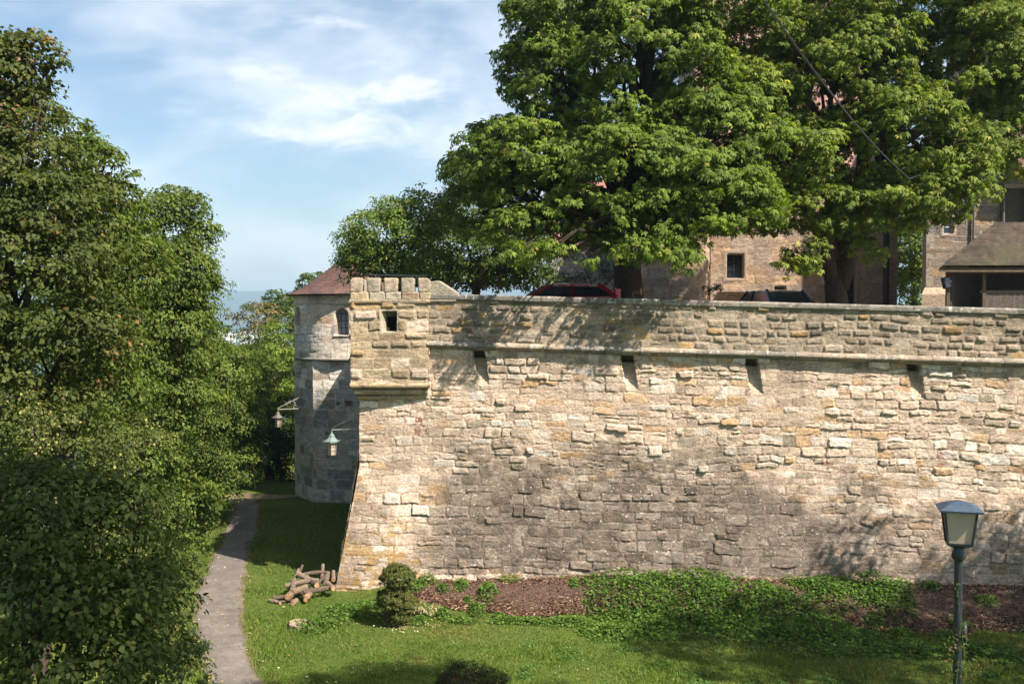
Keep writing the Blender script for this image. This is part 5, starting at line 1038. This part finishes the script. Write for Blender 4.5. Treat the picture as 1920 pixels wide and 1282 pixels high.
names = ['left end', 'middle', 'right end']
for i, s_ in enumerate(sp):
    o = cover('bed_plant', [s_], 900, .065, 230 + i, PCV + [(.13, .2, .04)], 'small green seedling clump growing through the bark mulch of the bed', kind=None, cat='plant'); o['group'] = 'seedling clumps in the mulch bed'
# loose weeds on the lawn
wd_ = [(rgs.uniform(980, 1900), rgs.uniform(1165, 1275), rgs.uniform(10, 34), rgs.uniform(4, 10), .07) for _ in range(46)] + [(rgs.uniform(490, 980), rgs.uniform(1180, 1275), rgs.uniform(6, 16), rgs.uniform(3, 6), .04) for _ in range(14)]
cover('lawn_weeds', wd_, 260, .055, 217, [(.06, .13, .025), (.09, .17, .03), (.05, .10, .02)], 'broad leaved weeds scattered through the lawn')
# fallen pale leaves on lawn, path and by the shrub
n = 900; yv = rg.uniform(19, 42, n); xv = rg.uniform(-.42, .5, n) * yv; k = (ywall(xv) - yv > bed_front(xv)) | (xv < -5.2) & (yv < 40); near_sh = rg.normal(size=(260, 2)); q = G(765, 1168)
yl_ = rg.uniform(17.5, 39, 420); xl_ = np.interp(yl_, pathx[:, 0], pathx[:, 1]) + rg.beta(.6, .6, 420) * 1.35; xv = np.concatenate([xv[k], xl_]); yv = np.concatenate([yv[k], yl_]); k = np.ones(len(xv), bool)
xv = np.concatenate([xv[k], q.x + near_sh[:, 0] * .55]); yv = np.concatenate([yv[k], q.y + near_sh[:, 1] * .45]); n = len(xv); zv = H(xv, yv) + .055
C = np.stack([xv, yv, zv], 1); V, Fq, kq = simple_leaves(C, unit(rg.normal(size=(n, 3)) * .4 + np.array([0, 0, 1])), rg.normal(size=(n, 3)), rg.uniform(.03, .075, n), .33, .1)
cl = np.array([(.32, .27, .15), (.26, .19, .09), (.18, .11, .06), (.40, .36, .22)])[rg.randint(0, 4, n)]; tag(npmesh('fallen_leaves', V, Fq, CHIP, None, np.repeat(cl, kq, 0)), 'scattered dry fallen leaves on the lawn and path', 'fallen leaves', kind='stuff')
# rough growth on the left verge of the path
vg = [(rgs.uniform(-1, 0) * 40 + np.interp(y_, [940, 1000, 1060, 1150, 1282], [425, 410, 380, 350, 360]), y_, 16, 12, .3) for y_ in np.linspace(945, 1290, 34)]
cover('verge_plants', vg, 500, .07, 219, [(.07, .12, .025), (.12, .16, .035), (.05, .08, .02), (.2, .19, .07)], 'rough grass and weeds on the left verge of the path', wd=.14)

# clipped topiary shrub
q = G(742, 1163, .12); Ysh = q.y; sh_ = empty('topiary_shrub', (q.x, q.y, Hs(q.x, q.y)), 'clipped two tiered shrub with ball top at the left end of the mulch bed', 'shrub')
ls = [LB(744, 1081, Ysh, 29, 22, .42), LB(738, 1122, Ysh, 29, 22, .42), LB(758, 1130, Ysh, 22, 18, .3), LB(744, 1150, Ysh, 24, 14, .3)]
o, Cc = foliage('foliage', ls, 120, 46, .075, .042, 241, [(.045, .07, .016), (.075, .10, .022), (.12, .13, .035), (.09, .12, .024)], sh_, inner=.7, up=.5, flat=.9, accent=((.22, .14, .06), .05)); a = MB()
a.tube([(q.x, q.y, 0), (q.x - .03, q.y, .7), (q.x + .03, q.y, 1.5)], [.06, .045, .03], 8)
for cc_ in Cc[::60]: a.tube([(q.x, q.y, max(.2, cc_[2] - .2)), tuple(cc_)], [.015, .005], 4)
a.build('stem', BARK, sh_)
q = G(785, 1150, .1); dr = empty('dry_shrub', (q.x, q.y, Hs(q.x, q.y)), 'sparse pale dried plant leaning right of the clipped shrub', 'shrub')
o, Cc = foliage('foliage', [LB(782, 1148, q.y, 34, 16, .3), LB(800, 1138, q.y, 24, 8, .2)], 30, 12, .1, .06, 243, [(.12, .17, .05), (.30, .27, .14), (.42, .37, .22)], dr, inner=.3); a = MB()
for cc_ in Cc[::4]: a.tube([(q.x, q.y, Hs(q.x, q.y)), tuple(cc_)], [.008, .003], 4)
a.build('stems', BARK, dr)
# dark shrub at the bottom edge
q = G(875, 1292); bs = empty('barberry_bush', (q.x, q.y, Hs(q.x, q.y)), 'dark reddish low bush cut by the bottom edge of the picture', 'shrub')
o, Cc = foliage('foliage', [LB(866, 1266, q.y, 40, 26, .45), LB(905, 1282, q.y, 50, 28, .5), LB(850, 1285, q.y, 30, 26, .4), LB(960, 1318, q.y, 60, 28, .4), LB(1030, 1318, q.y, 70, 26, .4)], 26, 34, .13, .045, 247, [(.02, .03, .014), (.035, .045, .018), (.05, .028, .02), (.03, .06, .02)], bs, inner=.4); a = MB()
for cc_ in Cc[::14]: a.tube([(q.x, q.y, Hs(q.x, q.y)), tuple(cc_)], [.012, .004], 4)
a.build('stems', BARK, bs)
# climbing rose at the lamp post
rs = empty('climbing_rose', (LX + .1, LY - .15, Hs(LX, LY - .15)), 'thin climbing rose with sparse leaves in front of the lamp post', 'plant'); rg2 = np.random.RandomState(251); a = MB(); Cc = []
for k_ in range(5):
    p_ = [Vector((LX + .1 + rg2.normal() * .1, LY - .15, 0))]; tgt = P([1792, 1806, 1815, 1783, 1825][k_], [1105, 1170, 1215, 1200, 1250][k_], LY - .14)
    for t in np.linspace(.1, 1, 16): e = p_[0].lerp(tgt, t) + Vector((.07 * math.sin(t * 9 + k_), .03 * math.cos(t * 7 + k_), 0)); p_.append(e); Cc += [np.array(e) + rg2.normal(size=3) * .05 for _ in range(3)] if t > .4 else []
    a.tube(p_, [.008] * 8 + [.006] * 5 + [.003] * 4, 5)
a.build('canes', m_plain('green_cane', (.07, .12, .03), None, .7, .3), rs); Cc = np.array(Cc); n = len(Cc) * 4; Cc = np.repeat(Cc, 4, 0) + rg2.normal(size=(n, 3)) * .035
V, Fq, kq = simple_leaves(Cc, unit(rg2.normal(size=(n, 3)) + np.array([0, -.6, 1])), rg2.normal(size=(n, 3)), rg2.uniform(.03, .055, n), .3, .2); npmesh('leaves', V, Fq, LEAF, rs, np.repeat(np.array([(.05, .09, .02), (.08, .13, .03), (.12, .08, .03)])[rg2.randint(0, 3, n)], kq, 0))

# log pile: every log a thing
rgl = random.Random(12); LCUT = [(.42, .24, .11), (.36, .20, .09), (.46, .28, .14)]
def log(c, L, r, az_, tilt, bend, k, nm='log'):
    c = Vector(c); d = Vector((math.cos(az_) * math.cos(tilt), math.sin(az_) * math.cos(tilt), math.sin(tilt))); sd = d.orthogonal().normalized()
    root = empty(nm, c, 'cut branch log with pale sawn ends in the heap at the wall corner', 'log', 'logs heaped at the wall corner')
    n = 7; pts = [c + d * (t - .5) * L + sd * bend * (1 - (2 * t - 1) ** 2) for t in np.linspace(0, 1, n)]
    a = MB(); a.tube(pts, [r * (1 + .10 * math.sin(i * 2.3 + k)) for i in range(n)], 12, c=(lambda f_: (.14 * f_, .105 * f_, .075 * f_))(.5 + .9 * rgl.random())); a.v = [tuple(Vector(v_) + (Vector(v_) - c).normalized() * r * .35 * (float(vn(np.array([v_[0] * 22 + v_[2] * 9]), np.array([v_[1] * 22 + v_[2] * 17]), k)[0]) - .5)) for v_ in a.v]; a.build('bark', WOOD, root)
    for i, sgn in ((0, -1), (n - 1, 1)):
        a = MB(); dd = (pts[i] - pts[i - sgn]).normalized(); a.tube([pts[i] + dd * .001, pts[i] + dd * .006], [r * .92, r * .90], 12, c=LCUT[k % 3]); a.build('sawn_end', WOOD, root)
# (px, py, length, radius, azimuth deg, tilt deg, bend)
LG = [(548, 1098, .75, .075, 100, 12, .05), (560, 1104, .7, .09, 250, 5, .0), (566, 1092, .9, .07, 15, 10, .08), (585, 1090, .8, .08, 120, 0, 0), (600, 1088, .7, .06, 60, 35, .05), (612, 1084, .5, .07, 90, 50, .0), (590, 1076, .8, .055, 10, 5, .14),
      (575, 1082, .6, .08, 150, 20, .03), (555, 1080, .5, .045, 80, 65, .0), (604, 1073, .55, .05, 95, 70, .02), (545, 1112, .5, .10, 265, 0, 0), (580, 1112, .45, .08, 270, 6, 0), (600, 1104, .9, .075, 30, 4, .04), (570, 1118, .6, .06, 110, -3, .03), (530, 1118, .5, .06, 200, 4, .02),
      (515, 1126, .4, .05, 150, 2, 0), (540, 1126, .5, .045, 20, 2, .04), (618, 1095, .6, .07, 120, 8, 0), (562, 1070, .4, .045, 75, 60, .03), (625, 1078, .5, .06, 100, 20, 0), (588, 1100, .7, .06, 75, 25, .06), (520, 1120, .35, .04, 60, 5, .03), (552, 1128, .28, .07, 265, 0, 0)]
for k_, (px, py, L, r, az_, ti, be) in enumerate(LG):
    zg = max(0.0, (1128 - py) / 65.0 * .75) * .65 + r * .9; q = G(px, py, zg); z0_ = Hs(q.x, q.y); log((q.x, q.y, z0_ + max(r * .9, zg - r * .3)), L, r, R(az_), R(ti * .6), be * .45, k_)
# flat tree stump in the lawn
q = G(563, 1174); st_ = empty('tree_stump', (q.x, q.y, Hs(q.x, q.y)), 'flat cut tree stump level with the grass below the log pile', 'stump'); a = MB(); prs = []; n = 28
ring_ = [(.30 * (1 + .12 * math.sin(3 * t + 1) + .05 * math.sin(7 * t)), t) for t in np.linspace(0, 2 * math.pi, n, endpoint=False)]
zz0 = Hs(q.x, q.y); vs_ = [(q.x + r_ * 1.12 * math.cos(t), q.y + r_ * 1.12 * math.sin(t), zz0 - .05) for r_, t in ring_] + [(q.x + r_ * math.cos(t), q.y + r_ * math.sin(t), zz0 + .11) for r_, t in ring_]
a.add(vs_, [(i, (i + 1) % n, n + (i + 1) % n, n + i) for i in range(n)], (.15, .11, .075)); a.build('bark_rim', WOOD, st_)
a = MB(); a.add([(x * 1.0, y, z + .001) for x, y, z in vs_[n:]], [tuple(range(n))], (.27, .20, .14)); a.build('cut_face', WOOD, st_)

# ------------------------------------------------------------------ town in the valley and haze
rgt = random.Random(3); TOWNM = m_attr('town_walls', .8, .2, nscale=.2, amt=.08, bmp=0)
for k_ in range(34):
    px = 396 + 95 * rgt.random(); Y = 2700 + 1000 * rgt.random(); q = P(px, 630, Y); z0_ = Hs(q.x, Y); wv_ = rgt.uniform(16, 52); hv = rgt.uniform(9, 24); dv_ = rgt.uniform(14, 30)
    root = empty('town_building', (q.x, Y, z0_), 'tiny pale building of the hazy town in the valley left of the round tower', 'building', 'town buildings in the valley', rgt.uniform(-.6, .6)); cw = rgt.choice([(.75, .74, .72), (.62, .58, .52), (.8, .8, .8), (.5, .46, .42)])
    a = MB(); a.box(-wv_ / 2, wv_ / 2, -dv_ / 2, dv_ / 2, -3, hv, cw); a.build('walls', TOWNM, root, world=False)
    a = MB(); ro = rgt.choice([(.35, .2, .15), (.7, .7, .7), (.4, .38, .36)]); a.prism([(-wv_ / 2 - .4, -dv_ / 2 - .4, hv), (-wv_ / 2 - .4, dv_ / 2 + .4, hv), (-wv_ / 2 - .4, 0, hv + dv_ * .3)], (wv_ + .8, 0, 0), ro); a.build('roof', TOWNM, root, world=False)
HAZE = True
if HAZE:
    m = bpy.data.materials.new('haze_air'); m.use_nodes = True; nt = m.node_tree; nt.nodes.clear(); o = N(nt, 'ShaderNodeOutputMaterial'); pv = N(nt, 'ShaderNodeVolumePrincipled')
    pv.inputs['Color'].default_value = (.58, .82, 1.0, 1); pv.inputs['Density'].default_value = 2.3e-4; pv.inputs['Anisotropy'].default_value = .2; nt.links.new(pv.outputs[0], o.inputs['Volume'])
    XX = float(gx[-1]) + 10; Y0, Y1 = float(gy[0]) - 10, float(gy[-1]) + 10; a = MB(); a.box(-XX, XX, Y0, Y1, float(H(GX, GY).min()) - 1, float(H(GX, GY).max()) + 30); tag(a.build('haze', m), kind='stuff')
